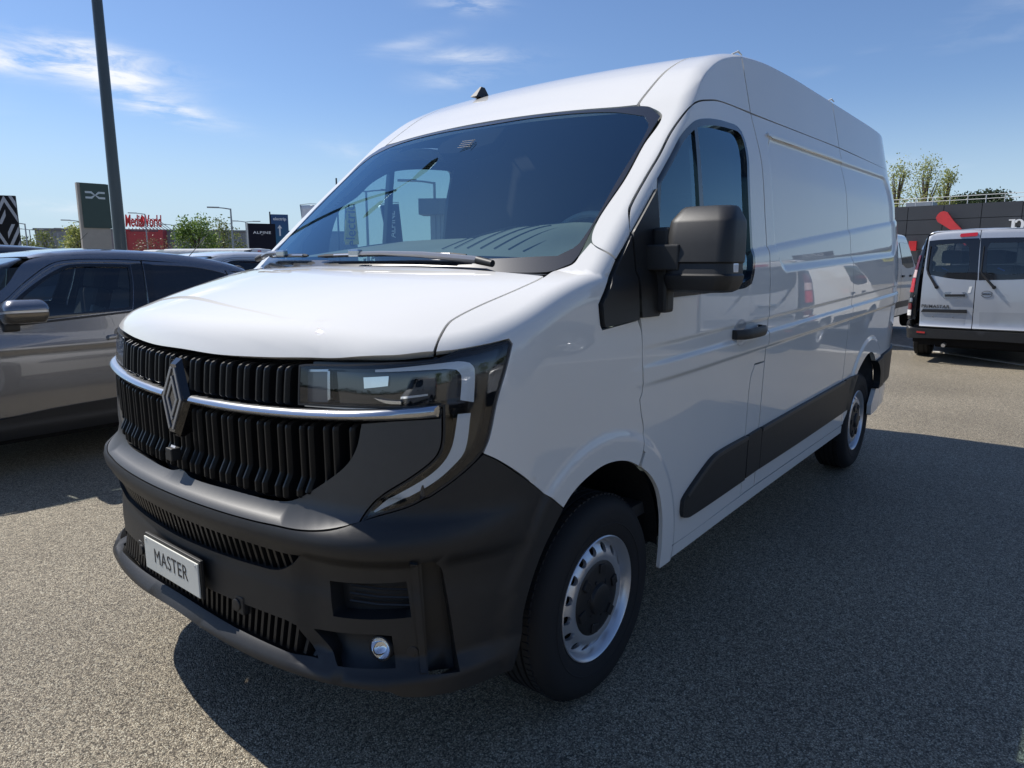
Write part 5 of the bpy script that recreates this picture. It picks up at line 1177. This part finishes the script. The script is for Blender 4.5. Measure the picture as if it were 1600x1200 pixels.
# small sign far away between the trees
D = 85.0; c0 = at(106, D); r, n = facing(c0); ns = tag(empty('small_sign', tuple(c0)), 'small pale green board reading nico in the distance', 'sign')
z0, z1 = zat(106, 390, D), zat(106, 375, D)
board_box(MB(), Z0, r, n, -.72, .72, z0-.6, z1, -.08, .08).build('board', mat('sign_pale_green', (.36, .47, .44), .5), ns)
board_box(MB(), Z0, r, n, -.6, -.5, 0, z0, -.05, .05).build('leg', GALV, ns); board_box(MB(), Z0, r, n, .5, .6, 0, z0, -.05, .05).build('leg', GALV, ns)
text_mesh('sign_lettering', 'nico', .62, mat('sign_green', (.05, .16, .14), .5), frame(tuple(n*.085+np.array([0, 0, z1-.36])), r, (0, 0, 1)), ns, depth=.02, sx=1.05, bold=.02)
# big store with red block and roof letters
D = 112.0; cl = at(60, D); cr = at(560, D*1.12); rr_ = (cr-cl)/np.linalg.norm(cr-cl); nn_ = np.array([rr_[1], -rr_[0], 0]); nn_ = nn_ if nn_@(CAM-cl) > 0 else -nn_
st = tag(empty('big_store', tuple(cl)), 'long grey store with a red entrance block and red letters on its roof', 'building')
Ls = np.linalg.norm(cr-cl); zt = zat(300, 360, D)
WALLG = mat('store_grey_cladding', (.235, .24, .25), .6, var=(.3, .05)); board_box(MB(), Z0, rr_, nn_, 0, Ls, 0, zt, -20, 0).build('wall', WALLG, st)
board_box(MB(), Z0, rr_, nn_, -.2, Ls+.2, zt, zt+.35, -20.2, .2).build('parapet', mat('store_parapet', (.17, .175, .18), .6), st)
npan = int(Ls/2.4)
pm = MB(); board_box(pm, Z0, rr_, nn_, .03, 2.35, .3, zt-.1, .0, .06)
po = pm.build('wall_panel', WALLG, st)
for k in range(1, npan): o = link('wall_panel', po.data, st); o.location = tuple(rr_*2.4*k)
def along(px):
    d = at(px, 1.0)-np.array([CAM[0], CAM[1], 0]); A2 = np.array([[rr_[0], -d[0]], [rr_[1], -d[1]]]); s = np.linalg.solve(A2, (CAM-cl)[:2]); return s[0], s[1]
x0, d0 = along(204); x1, d1 = along(263); zr = zat(235, 363.5, (d0+d1)/2)
board_box(MB(), Z0, rr_, nn_, x0, x1, 0, zr, .0, 3.2).build('red_block', mat('store_red', (.42, .045, .05), .5, var=(.5, .06)), st)
board_box(MB(), Z0, rr_, nn_, x0-.15, x0+.5, 0, zr+.3, .0, 3.4).build('red_pier', mat('store_red'), st); board_box(MB(), Z0, rr_, nn_, x1-.5, x1+.15, 0, zr+.3, .0, 3.4).build('red_pier', mat('store_red'), st)
x0, d0 = along(206); x1, d1 = along(255); zm = zat(230, 347, d0); hm = (zat(230, 337, d0)-zat(230, 357, d0))
RS = mat('sign_red', (.62, .035, .03), .45)
cx = (x0+x1)/2
text_mesh('roof_lettering', 'Media', hm*1.30, RS, frame(tuple(rr_*(x0+(x1-x0)*.23)+nn_*1.0+np.array([0, 0, zm])), rr_, (0, 0, 1)), st, depth=.35, sx=.40, bold=.04, shear=.12)
text_mesh('roof_lettering', 'World', hm*1.30, RS, frame(tuple(rr_*(x0+(x1-x0)*.78)+nn_*1.0+np.array([0, 0, zm])), rr_, (0, 0, 1)), st, depth=.35, sx=.40, bold=.04, shear=.12)
M = frame(tuple(rr_*(x0+(x1-x0)*.51)+nn_*1.0+np.array([0, 0, zm+.1])), rr_, (0, 0, 1))
mb = MB(); mb.tube([M @ Vector((.09*hm*(1+t*.5)*math.cos(a), .26*hm*(1+t*.5)*math.sin(a), 0)) for t, a in [(q, 1.2+q*8.5) for q in np.linspace(0, 1, 24)]], .10, 6); mb.build('swirl', RS, st)
for k in range(9):
    x = x0+(x1-x0)*(k+.3)/9; a = np.array([0, 0, zt+.3]); tp = rr_*x+nn_*.6+np.array([0, 0, zm-hm*.45]); ft = rr_*x+nn_*.4+a; bk = rr_*(x+1.6)-nn_*4+a
    mb = MB(); mb.tube([tuple(ft), tuple(tp)], .07, 5); mb.build('sign_post', GALV, st); mb = MB(); mb.tube([tuple(bk), tuple(rr_*x+nn_*.6+np.array([0, 0, zm+hm*.25]))], .06, 5); mb.build('sign_strut', GALV, st)
# dark board and blue pillar sign
D = 42.0; c0 = at(412, D); r, n = facing(c0, 8); z1 = zat(412, 350, D); ab = tag(empty('dark_board', tuple(c0)), 'square dark navy board lettered ALPINE beside the blue arrow sign', 'sign')
board_box(MB(), Z0, r, n, -.78, .78, .15, z1, -.10, .10).build('board', mat('board_navy', (.008, .009, .020), .6, spec=.2), ab); board_box(MB(), Z0, r, n, -.83, -.78, .1, z1+.02, -.12, .12).build('edge_strip', GALV, ab); board_box(MB(), Z0, r, n, -.5, .5, 0, .15, -.06, .06).build('foot', GALV, ab)
text_mesh('board_lettering', 'ALPINE', .21, mat('lettering_white', (.78, .79, .8), .5), frame(tuple(n*.105+np.array([0, 0, zat(412, 364, D)])), r, (0, 0, 1)), ab, depth=.01, sx=1.35, space=1.15, bold=.004)
board_box(MB(), Z0, r, n, -.06, .06, zat(412, 367.5, D), zat(412, 367, D), .10, .105).build('small_mark', mat('lettering_white'), ab)
D = 46.0; c0 = at(440, D); r, n = facing(c0, 6); z1 = zat(440, 336, D); eb = tag(empty('blue_sign', tuple(c0)), 'tall blue pillar sign lettered electrip with a white up arrow', 'sign')
blue = bpy.data.materials.new('sign_blue_blend'); blue.use_nodes = True; t = blue.node_tree
tcn = N(t, 'ShaderNodeTexCoord'); sp = N(t, 'ShaderNodeSeparateXYZ'); LK(t, tcn.outputs['Object'], sp.inputs[0]); mr = N(t, 'ShaderNodeMapRange', i_1=.8, i_2=z1-.4); LK(t, sp.outputs['Z'], mr.inputs[0])
rp = N(t, 'ShaderNodeValToRGB'); rp.color_ramp.elements[0].color = (.02, .22, .30, 1); rp.color_ramp.elements[1].color = (.022, .075, .20, 1); LK(t, mr.outputs[0], rp.inputs[0]); LK(t, rp.outputs[0], t.nodes['Principled BSDF'].inputs['Base Color'])
board_box(MB(), Z0, r, n, -.52, .56, .1, z1, -.09, .09).build('board', blue, eb); board_box(MB(), Z0, r, n, -.60, -.53, 0, z1+.16, -.08, .08).build('edge_post', mat('board_navy'), eb); board_box(MB(), Z0, r, n, .2, .56, z1, z1+.0001, -.09, .09)
text_mesh('sign_lettering', 'electrip', .27, mat('lettering_white'), frame(tuple(n*.095+r*.02+np.array([0, 0, zat(440, 343, D)])), r, (0, 0, 1)), eb, depth=.01, bold=.006)
za, zb_ = zat(440, 352, D), zat(440, 369, D); hw = .15
prism_on(r*.0, r, n, [(-.05, zb_), (.05, zb_), (.05, za-.22), (hw, za-.22), (0, za), (-hw, za-.22), (-.05, za-.22)], .09, .10).build('arrow', mat('lettering_white'), eb)
# flags beyond the cab
def flag(px0, py0, px1, py1, pxb0, pxb1, pyb, D, m, name, label, txt, tm, size, lean=0.0):
    c0 = at((pxb0+pxb1)/2, D); r, n = facing(c0, 0); root = tag(empty(name, tuple(c0)), label, 'flag')
    q = [spot(px0, py0, D), spot(px1, py1, D), spot(pxb1, pyb, D), spot(pxb0, pyb, D)]; q = [np.array(v)-c0 for v in q]; rings = []
    for t in np.linspace(0, 1, 10):
        a = q[0]*(1-t)+q[3]*t; b2 = q[1]*(1-t)+q[2]*t; rings.append([tuple(a*(1-s)+b2*s+n*(.05*math.sin(5*s+3*t)*(.3+t))) for s in np.linspace(0, 1, 9)])
    mb = MB(); mb.loft(rings, closed=False, caps=False); o = mb.build('cloth', m, root)
    sm = o.modifiers.new('thickness', 'SOLIDIFY'); sm.thickness = .006
    mb = MB(); mb.tube([(q[3][0], q[3][1], 0), tuple(q[3]), tuple(q[0]+np.array([0, 0, .03]))], .022, 6); mb.tube([tuple(q[0]+np.array([0, 0, .03])), tuple((q[0]+q[1])/2+np.array([0, 0, .06])), tuple(q[1]+np.array([0, 0, .03]))], .014, 6); mb.build('mast', GALV, root)
    mb = MB(); mb.tube([(q[3][0], q[3][1], 0), (q[3][0], q[3][1], .05)], .3, 14); mb.build('foot', BLACK, root)
    if txt:
        cc = (q[0]+q[1]+q[2]+q[3])/4+n*.09; text_mesh('flag_lettering', txt, size, tm, frame(tuple(cc), (0, 0, 1), -r), root, depth=.004, bold=.004)
flag(469, 321, 499, 320, 477, 497, 378, 30, mat('flag_white', (.74, .73, .72), .8), 'white_flag', 'pale white beach flag just left of the windscreen edge', 'c', mat('flag_ink', (.05, .05, .06), .7), .5)
flag(540, 326, 555, 321, 538, 561, 382, 21, mat('flag_yellow', (.70, .62, .06), .8), 'yellow_flag', 'yellow beach flag seen through the side window of the cab', 'electric', mat('flag_ink'), .42)
flag(594, 321, 623, 318, 607, 630, 382, 22, mat('flag_navy', (.02, .024, .035), .8), 'dark_flag', 'dark navy beach flag seen through the side window of the cab', 'ALPINE', mat('lettering_white'), .26)
# canopy block seen through the cab
D = 30.0; c0 = at(683, D); r, n = facing(c0, -10); cb_ = tag(empty('grey_kiosk', tuple(c0)), 'grey box shaped kiosk roof on a column seen through the cab', 'building')
board_box(MB(), Z0, r, n, -.66, .74, zat(683, 337, D), zat(683, 313, D), -.7, .5).build('roof', mat('kiosk_grey', (.20, .21, .22), .6), cb_); board_box(MB(), Z0, r, n, -.22, .55, 0, zat(683, 337, D), -.5, .2).build('column', mat('kiosk_pale', (.36, .37, .38), .6), cb_)
for x in (.0, .2, .4): board_box(MB(), Z0, r, n, x, x+.03, .1, zat(683, 338, D), .2, .23).build('column_rib', mat('kiosk_grey'), cb_)
# street lamps in the distance
def street_lamp(px, pytop, D, label, arms=1, side=-1, H0=None):
    c0 = at(px, D); r, n = facing(c0, 0); z = zat(px, pytop, D); root = tag(empty('street_lamp', tuple(c0)), label, 'street lamp', 'street lamps round the car park')
    mb = MB(); mb.tube([(0, 0, 0), (0, 0, z)], [.10, .06], 8); mb.build('pole', GALV, root)
    for s in ((side,) if arms == 1 else (-1, 1)):
        mb = MB(); mb.tube([(0, 0, z-.05), tuple(r*s*.5+np.array([0, 0, z+.02])), tuple(r*s*1.1+np.array([0, 0, z+.06]))], [.05, .045, .04], 6); a = mb.build('arm', GALV, root)
        mb = MB(); M = frame(tuple(r*s*1.25+np.array([0, 0, z+.06])), r, n); mb.box(-.45, .45, -.14, .14, -.05, .05, M, .03); mb.build('lamp_head', GALV, a)
for a in [(366, 327, 55, 'single arm street lamp right of the leafy green tree'), (46, 350, 70, 'single arm street lamp left of the green totem, nearer of two'), (52, 359, 95, 'double arm street lamp above the two small trees', 2), (131, 346, 75, 'single arm street lamp just left of the green totem'),
          (95, 364, 100, 'single arm street lamp above the small pale green board', 1, 1), (112, 358, 100, 'double arm street lamp right of the small pale green board', 2), (276, 352, 90, 'double arm street lamp between the roof letters and leafy tree', 2), (388, 347, 85, 'double arm street lamp behind the navy board', 2),
          (233, 335, 80, 'single arm street lamp in front of the red roof letters'), (681, 287, 33, 'single arm street lamp seen through the side window of the cab'), (576, 300, 40, 'plain pole seen through the side window of the cab', 0)]:
    street_lamp(*a)
c0 = at(531, 26); mp_ = tag(empty('flag_pole', tuple(c0)), 'thin dark pole top beside the left edge of the windscreen', 'pole'); mb = MB(); mb.tube([(0, 0, 0), (0, 0, zat(531, 281, 26))], [.04, .03], 8); mb.build('pole', POLEM, mp_)

# ------------------------------------------------------------------ trees
BARK = mat('bark', (.10, .08, .06), .9, bump=(30, .6), var=(6, .3))
def leaf_mat(name, c1, c2):
    m = bpy.data.materials.new(name); m.use_nodes = True; t = m.node_tree; b = t.nodes['Principled BSDF']
    g = N(t, 'ShaderNodeNewGeometry'); rp = N(t, 'ShaderNodeValToRGB'); rp.color_ramp.elements[0].color = (*c1, 1); rp.color_ramp.elements[1].color = (*c2, 1)
    LK(t, g.outputs['Random Per Island'], rp.inputs[0]); LK(t, rp.outputs[0], b.inputs['Base Color']); b.inputs['Roughness'].default_value = .55
    tr = N(t, 'ShaderNodeBsdfTranslucent'); LK(t, rp.outputs[0], tr.inputs[0]); mx = N(t, 'ShaderNodeMixShader', i_0=.35); LK(t, b.outputs[0], mx.inputs[1]); LK(t, tr.outputs[0], mx.inputs[2]); LK(t, mx.outputs[0], t.nodes['Material Output'].inputs[0])
    return m
SPRING = leaf_mat('spring_leaves', (.085, .15, .025), (.19, .28, .065)); OLIVE = leaf_mat('olive_leaves', (.10, .13, .035), (.20, .23, .07)); YELL = leaf_mat('young_leaves', (.22, .26, .06), (.38, .40, .14)); DARKL = leaf_mat('dark_leaves', (.020, .040, .016), (.05, .075, .028)); RUST = leaf_mat('budding_leaves', (.12, .075, .045), (.20, .13, .07))
def tree(name, base, h, w, trunk, nleaf, leaf, m, label, seed, clumps=14, tall=1.0, group=None):
    R = random.Random(seed); root = tag(empty(name, tuple(base)), label, 'tree', group)
    mb = MB(); tips = []
    top = (R.uniform(-.05, .05)*w, R.uniform(-.05, .05)*w, h*.72); mb.tube([(0, 0, 0), (0, 0, trunk), (top[0]*.5, top[1]*.5, (trunk+top[2])/2), top], [.035*h*.6, .028*h*.6, .018*h*.6, .006*h], 8)
    for k in range(clumps):
        a = R.uniform(0, 6.283); z = trunk+(h-trunk)*R.uniform(.12, .98); q = (z-trunk)/(h-trunk); rad_ = w*.5*math.sin(math.pi*min(.97, max(.18, q*.86+.12)))**.7*R.uniform(.5, 1.0)
        tip = (rad_*math.cos(a), rad_*math.sin(a), z); s = min(z*.8, trunk+(z-trunk)*.45); mb.tube([(0, 0, s), (tip[0]*.5, tip[1]*.5, s+(z-s)*.6), tip], [.010*h, .006*h, .002*h], 5); tips.append(tip)
    mb.build('trunk', BARK, root)
    V = []; F = []
    for k in range(nleaf):
        t = R.choice(tips); sg = w*.13; c = np.array([R.gauss(t[0], sg), R.gauss(t[1], sg), R.gauss(t[2], sg*.85*tall)])
        if c[2] < trunk*.7: continue
        a = np.array([R.gauss(0, 1) for _ in range(3)]); a /= np.linalg.norm(a)+1e-6; b2 = np.cross(a, [R.gauss(0, 1) for _ in range(3)]); b2 /= np.linalg.norm(b2)+1e-6; s = leaf*R.uniform(.6, 1.3); i = len(V)
        V += [tuple(c-a*s), tuple(c+b2*s*.55), tuple(c+a*s), tuple(c-b2*s*.55)]; F.append((i, i+1, i+2, i+3))
    me = bpy.data.meshes.new('crown'); me.from_pydata(V, [], F); me.materials.append(m); o = link('crown', me, root); o['kind'] = 'stuff'
    return root
tree('leafy_tree', at(311, 52), zat(311, 340, 52), 2.7, 1.1, 4200, .10, SPRING, 'fresh green leafy tree behind the grey SUV roof', 1, 22)
tree('thin_tree', at(352, 60), zat(352, 351, 60), 2.9, 1.3, 1500, .10, OLIVE, 'thin olive green tree right of the fresh green tree', 2, 20)
tree('budding_tree', at(241, 70), zat(241, 375, 70), 3.6, .8, 700, .11, RUST, 'small brownish budding tree in front of the red store block', 3, 18)
tree('bushy_tree', at(126, 62), zat(126, 357, 62), 2.6, .9, 1800, .12, YELL, 'yellow green bushy tree left of the green totem', 4, 18)
tree('small_tree', at(73, 75), zat(73, 366, 75), 2.7, 1.0, 1000, .12, OLIVE, 'small olive tree right of the striped totem, nearer the small board', 5, 16)
tree('small_tree', at(49, 78), zat(49, 366, 78), 2.3, 1.0, 700, .12, OLIVE, 'small olive tree next to the striped totem under the double street lamp', 6, 16)
tree('bushy_tree', at(1, 60), zat(1, 358, 60), 2.6, .8, 1500, .12, YELL, 'yellow green tree at the left edge behind the striped totem', 7, 16)
for k, (px, top, w, lab) in enumerate([(1392, 262, 3.6, 'tall pale spring tree nearest the white panel van, left of three'), (1436, 258, 3.9, 'tall pale spring tree behind the dark store, middle of three'), (1468, 272, 2.7, 'tall pale spring tree behind the dark store, right of three')]):
    D = 66+4*k; tree('spring_tree', at(px, D), zat(px, top, D), w*.9, 2.4, 2900, .10, YELL, lab, 20+k, 40, 1.5, 'pale spring trees behind the dark store')
for k, (px, top, w, lab) in enumerate([(1492, 310, 4.5, 'round dark evergreen crown behind the roof railing, left of two'), (1533, 307, 5.0, 'round dark evergreen crown behind the roof railing, right of two')]):
    D = 78; tree('evergreen_tree', at(px, D), zat(px, top, D), w, 5.0, 7000, .17, DARKL, lab, 30+k, 30, .6, 'dark evergreens behind the dark store')
# low hedge line along the far edge of the car park
R = random.Random(9); V = []; F = []
for k in range(9000):
    px = R.uniform(-60, 470); D = R.uniform(84, 90); p = at(px, D); c = np.array([p[0], p[1], R.uniform(0, 1.25)*(1+.3*math.sin(px*.13))]); a = np.array([R.gauss(0, 1) for _ in range(3)]); a /= np.linalg.norm(a); b2 = np.cross(a, [R.gauss(0, 1) for _ in range(3)]); b2 /= np.linalg.norm(b2)+1e-6; s = .2*R.uniform(.6, 1.3); i = len(V)
    V += [tuple(c-a*s), tuple(c+b2*s*.6), tuple(c+a*s), tuple(c-b2*s*.6)]; F.append((i, i+1, i+2, i+3))
me = bpy.data.meshes.new('hedge'); me.from_pydata(V, [], F); me.materials.append(OLIVE); o = link('hedge', me); tag(o, 'low olive green hedge along the far edge of the car park', 'hedge', kind='stuff')

# ------------------------------------------------------------------ dark store on the right
D = 42.0; cl = at(1360, D+6); cr = at(1790, D-4); rr_ = (cr-cl)/np.linalg.norm(cr-cl); nn_ = np.array([rr_[1], -rr_[0], 0]); nn_ = nn_ if nn_@(CAM-cl) > 0 else -nn_
dsr = tag(empty('dark_store', tuple(cl)), 'low store with dark grey cladding, white lettering and a red blade emblem', 'building')
x0, d0 = along(1395); x1, d1 = along(1600); zt = zat(1500, 319.5, (d0+d1)/2); Ls = np.linalg.norm(cr-cl)
DCL = mat('dark_cladding', (.040, .044, .052), .5, var=(.8, .08))
board_box(MB(), Z0, rr_, nn_, 0, Ls, 0, zt-.05, -14, 0).build('wall', mat('store_joint_dark', (.02, .022, .026), .6), dsr)
pw = (x1-x0)/3.5; rows_ = [zt, zt-.92, zt-1.86, zt-2.80, zt-3.74, zt-4.7]
for j in range(5):
    if rows_[j+1] < 0: break
    pm = MB(); board_box(pm, Z0, rr_, nn_, .02, pw-.02, rows_[j+1]+.02, rows_[j]-.02, 0, .05); po = pm.build('cladding_panel', DCL, dsr)
    for k in range(1, int(Ls/pw)): o = link('cladding_panel', po.data, dsr); o.location = tuple(rr_*pw*k)
RAILM = mat('roof_rail_pale', (.55, .56, .56), .5, metal=.3); step = (x1-x0)/7.4
for k in range(int(Ls/step)):
    x = k*step+.4; mb = MB(); mb.tube([tuple(rr_*x-nn_*.4+np.array([0, 0, zt-.1])), tuple(rr_*x-nn_*.4+np.array([0, 0, zt+.52]))], .028, 6); mb.build('railing_post', RAILM, dsr)
for z in (.50, .26):
    mb = MB(); mb.tube([tuple(-nn_*.4+np.array([0, 0, zt+z])), tuple(rr_*Ls-nn_*.4+np.array([0, 0, zt+z]))], .02, 6); mb.build('railing_bar', RAILM, dsr)
xu, du = along(1408); board_box(MB(), Z0, rr_, nn_, xu-.8, xu+.75, zt-.1, zt+.42, -4, -2.5).build('roof_unit', GALV, dsr)
def onwall(px, py): x, d = along(px); return (x, zat(px, py, d))
bl = [onwall(*q) for q in ((1459, 342), (1461, 337), (1465, 333), (1470, 331.5), (1476, 333), (1480, 338), (1487, 346.5), (1501, 359.6), (1520, 379), (1508, 384), (1486, 361.5), (1471, 352.5), (1462.5, 348))]
prism_on(Z0, rr_, nn_, bl, .25, .55).build('red_blade', mat('emblem_red', (.55, .018, .02), .3, coat=.6, var=(1.5, .15)), dsr)
bl2 = [onwall(*q) for q in ((1420, 377), (1432, 377), (1432, 392), (1420, 392))]; prism_on(Z0, rr_, nn_, bl2, .2, .4).build('red_plate', mat('emblem_red'), dsr)
xp, zp = onwall(1584, 352); hgt = zat(1591, 343, d1)-zat(1591, 361, d1)
WL = mat('lettering_white'); sw_ = hgt*.17; Zb = zp-hgt*.95; Zt_ = zp+hgt*.48
board_box(MB(), Z0, rr_, nn_, xp-hgt*.42, xp-hgt*.18, Zb, Zt_, .15, .35).build('letter_stem', WL, dsr); board_box(MB(), Z0, rr_, nn_, xp-hgt*.64, xp-hgt*.18, Zt_-.10*hgt, Zt_-.001, .15, .352).build('letter_serif', WL, dsr)
M = frame(tuple(rr_*(xp+hgt*.10)+nn_*.25+np.array([0, 0, zp])), rr_, (0, 0, 1)); mb = MB(); rg = []
for a in np.linspace(-2.65, 2.65, 22):
    wv_ = hgt*(.06+.09*abs(math.cos(a))); cxa, cya = hgt*.30*math.cos(a), hgt*.42*math.sin(a); rg.append([M @ Vector((cxa*(1+q*wv_/(hgt*.36)), cya*(1+q*.06/.42), t)) for q, t in ((-1, -.1), (1, -.1), (1, .1), (-1, .1))])
mb.loft(rg, smooth=False); mb.build('letter_bowl', WL, dsr)
# distant white vans beyond the cars on the left
for k, (px, D, rz, lab) in enumerate([(372, 25.5, 118, 'white van roof in the distance below the leafy tree, left of two'), (418, 24.0, 122, 'white van roof in the distance below the navy board, right of two')]):
    o = copy_tree(wv); o.name = 'distant_white_van'; p = at(px, D); o.location = (p[0], p[1], 0); o.rotation_euler = (0, 0, rad(rz)); tag(o, lab, 'van', 'white vans parked far on the left')
# ------------------------------------------------------------------ vehicles and a store behind the camera, mirrored in the paint
for k, (src, loc, rz, lab) in enumerate([(wv, (9.55, -3.95, 0), 0, 'white van parked next to the silver minibus, mirrored in the panel van'), (suv2, (8.6, -8.2, 0), 180, 'dark car parked beyond the row, mirrored in the panel van'), (suv, (-1.5, -9.6, 0), 95, 'grey SUV parked behind the camera, mirrored in the front wing'),
                                      (suv3, (1.6, -9.9, 0), 92, 'pale car parked behind the camera, mirrored in the door'), (suv2, (4.6, -10.2, 0), 90, 'dark car parked behind the camera, mirrored in the door'), (wv, (-6.5, -9.5, 0), 97, 'white van parked behind the camera, mirrored in the headlamp')]):
    o = copy_tree(src); o.name = 'parked_vehicle'; o.location = loc; o.rotation_euler = (0, 0, rad(rz)); tag(o, lab, 'vehicle', 'vehicles parked behind the camera')
osr = tag(empty('outlet_store', (118, -22, 0)), 'low grey outlet store mirrored in the side of the panel van', 'building')
mb = MB(); mb.box(0, 12, -60, 14, 0, 8.6); mb.build('wall', mat('outlet_grey', (.16, .165, .17), .6), osr)
mb = MB(); mb.box(-.3, 12, -60.2, 14.2, 8.6, 8.9); mb.build('parapet', mat('kiosk_grey'), osr)
text_mesh('store_lettering', 'MAGAZZINI', 1.9, WL, frame((-.1, -8.5, 7.0), (0, -1, 0), (0, 0, 1)), osr, depth=.1, sx=.92, bold=.03)
mb = MB(); mb.box(-.2, .1, -14.2, -7.8, 8.95, 10.1); mb.build('roof_sign', mat('board_navy'), osr)
text_mesh('roof_lettering', 'OUTLET', .95, WL, frame((-.25, -11, 9.5), (0, -1, 0), (0, 0, 1)), osr, depth=.06, sx=1.0, bold=.015)
mb = MB(); mb.box(-.2, .1, -1.2, 1.6, 5.6, 8.3); mb.build('yellow_sign', mat('flag_yellow'), osr); text_mesh('sign_lettering', '90', 1.5, mat('flag_ink'), frame((-.25, .2, 6.9), (0, -1, 0), (0, 0, 1)), osr, depth=.06, bold=.02)
R = random.Random(5)
for k in range(7):
    a = (-26+k*8.5, -34-R.uniform(0, 8), 0); tree('shade_tree', a, R.uniform(5, 8), R.uniform(4, 6), 1.6, 1500, .22, (SPRING, OLIVE, DARKL)[k % 3], 'broad tree behind the camera mirrored in the lamps, number %d along the row' % (k+1) if False else ['green', 'olive', 'dark green', 'tall green', 'broad olive', 'small dark green', 'last green'][k]+' tree of the row behind the camera, mirrored in the lamps', 50+k, 22, 1.0, 'trees behind the camera')
# far tree belt all round the retail park
R = random.Random(11); V = []; F = []
for k in range(15000):
    th = R.uniform(0, 2*math.pi); D = R.uniform(165, 180); hh = 2.6+1.1*math.sin(th*23)+.7*math.sin(th*57+1)+.4*math.sin(th*131)
    c = np.array([CAM[0]+D*math.cos(th), CAM[1]+D*math.sin(th), R.uniform(0, 1)**1.2*hh]); a = np.array([R.gauss(0, 1) for _ in range(3)]); a /= np.linalg.norm(a); b2 = np.cross(a, [R.gauss(0, 1) for _ in range(3)]); b2 /= np.linalg.norm(b2)+1e-6; s = .8*R.uniform(.5, 1.2); i = len(V)
    V += [tuple(c-a*s), tuple(c+b2*s*.6), tuple(c+a*s), tuple(c-b2*s*.6)]; F.append((i, i+1, i+2, i+3))
me = bpy.data.meshes.new('tree_belt'); me.from_pydata(V, [], F); me.materials.append(DARKL); o = link('tree_belt', me); tag(o, 'far off belt of dark trees along the horizon', 'trees', kind='stuff')
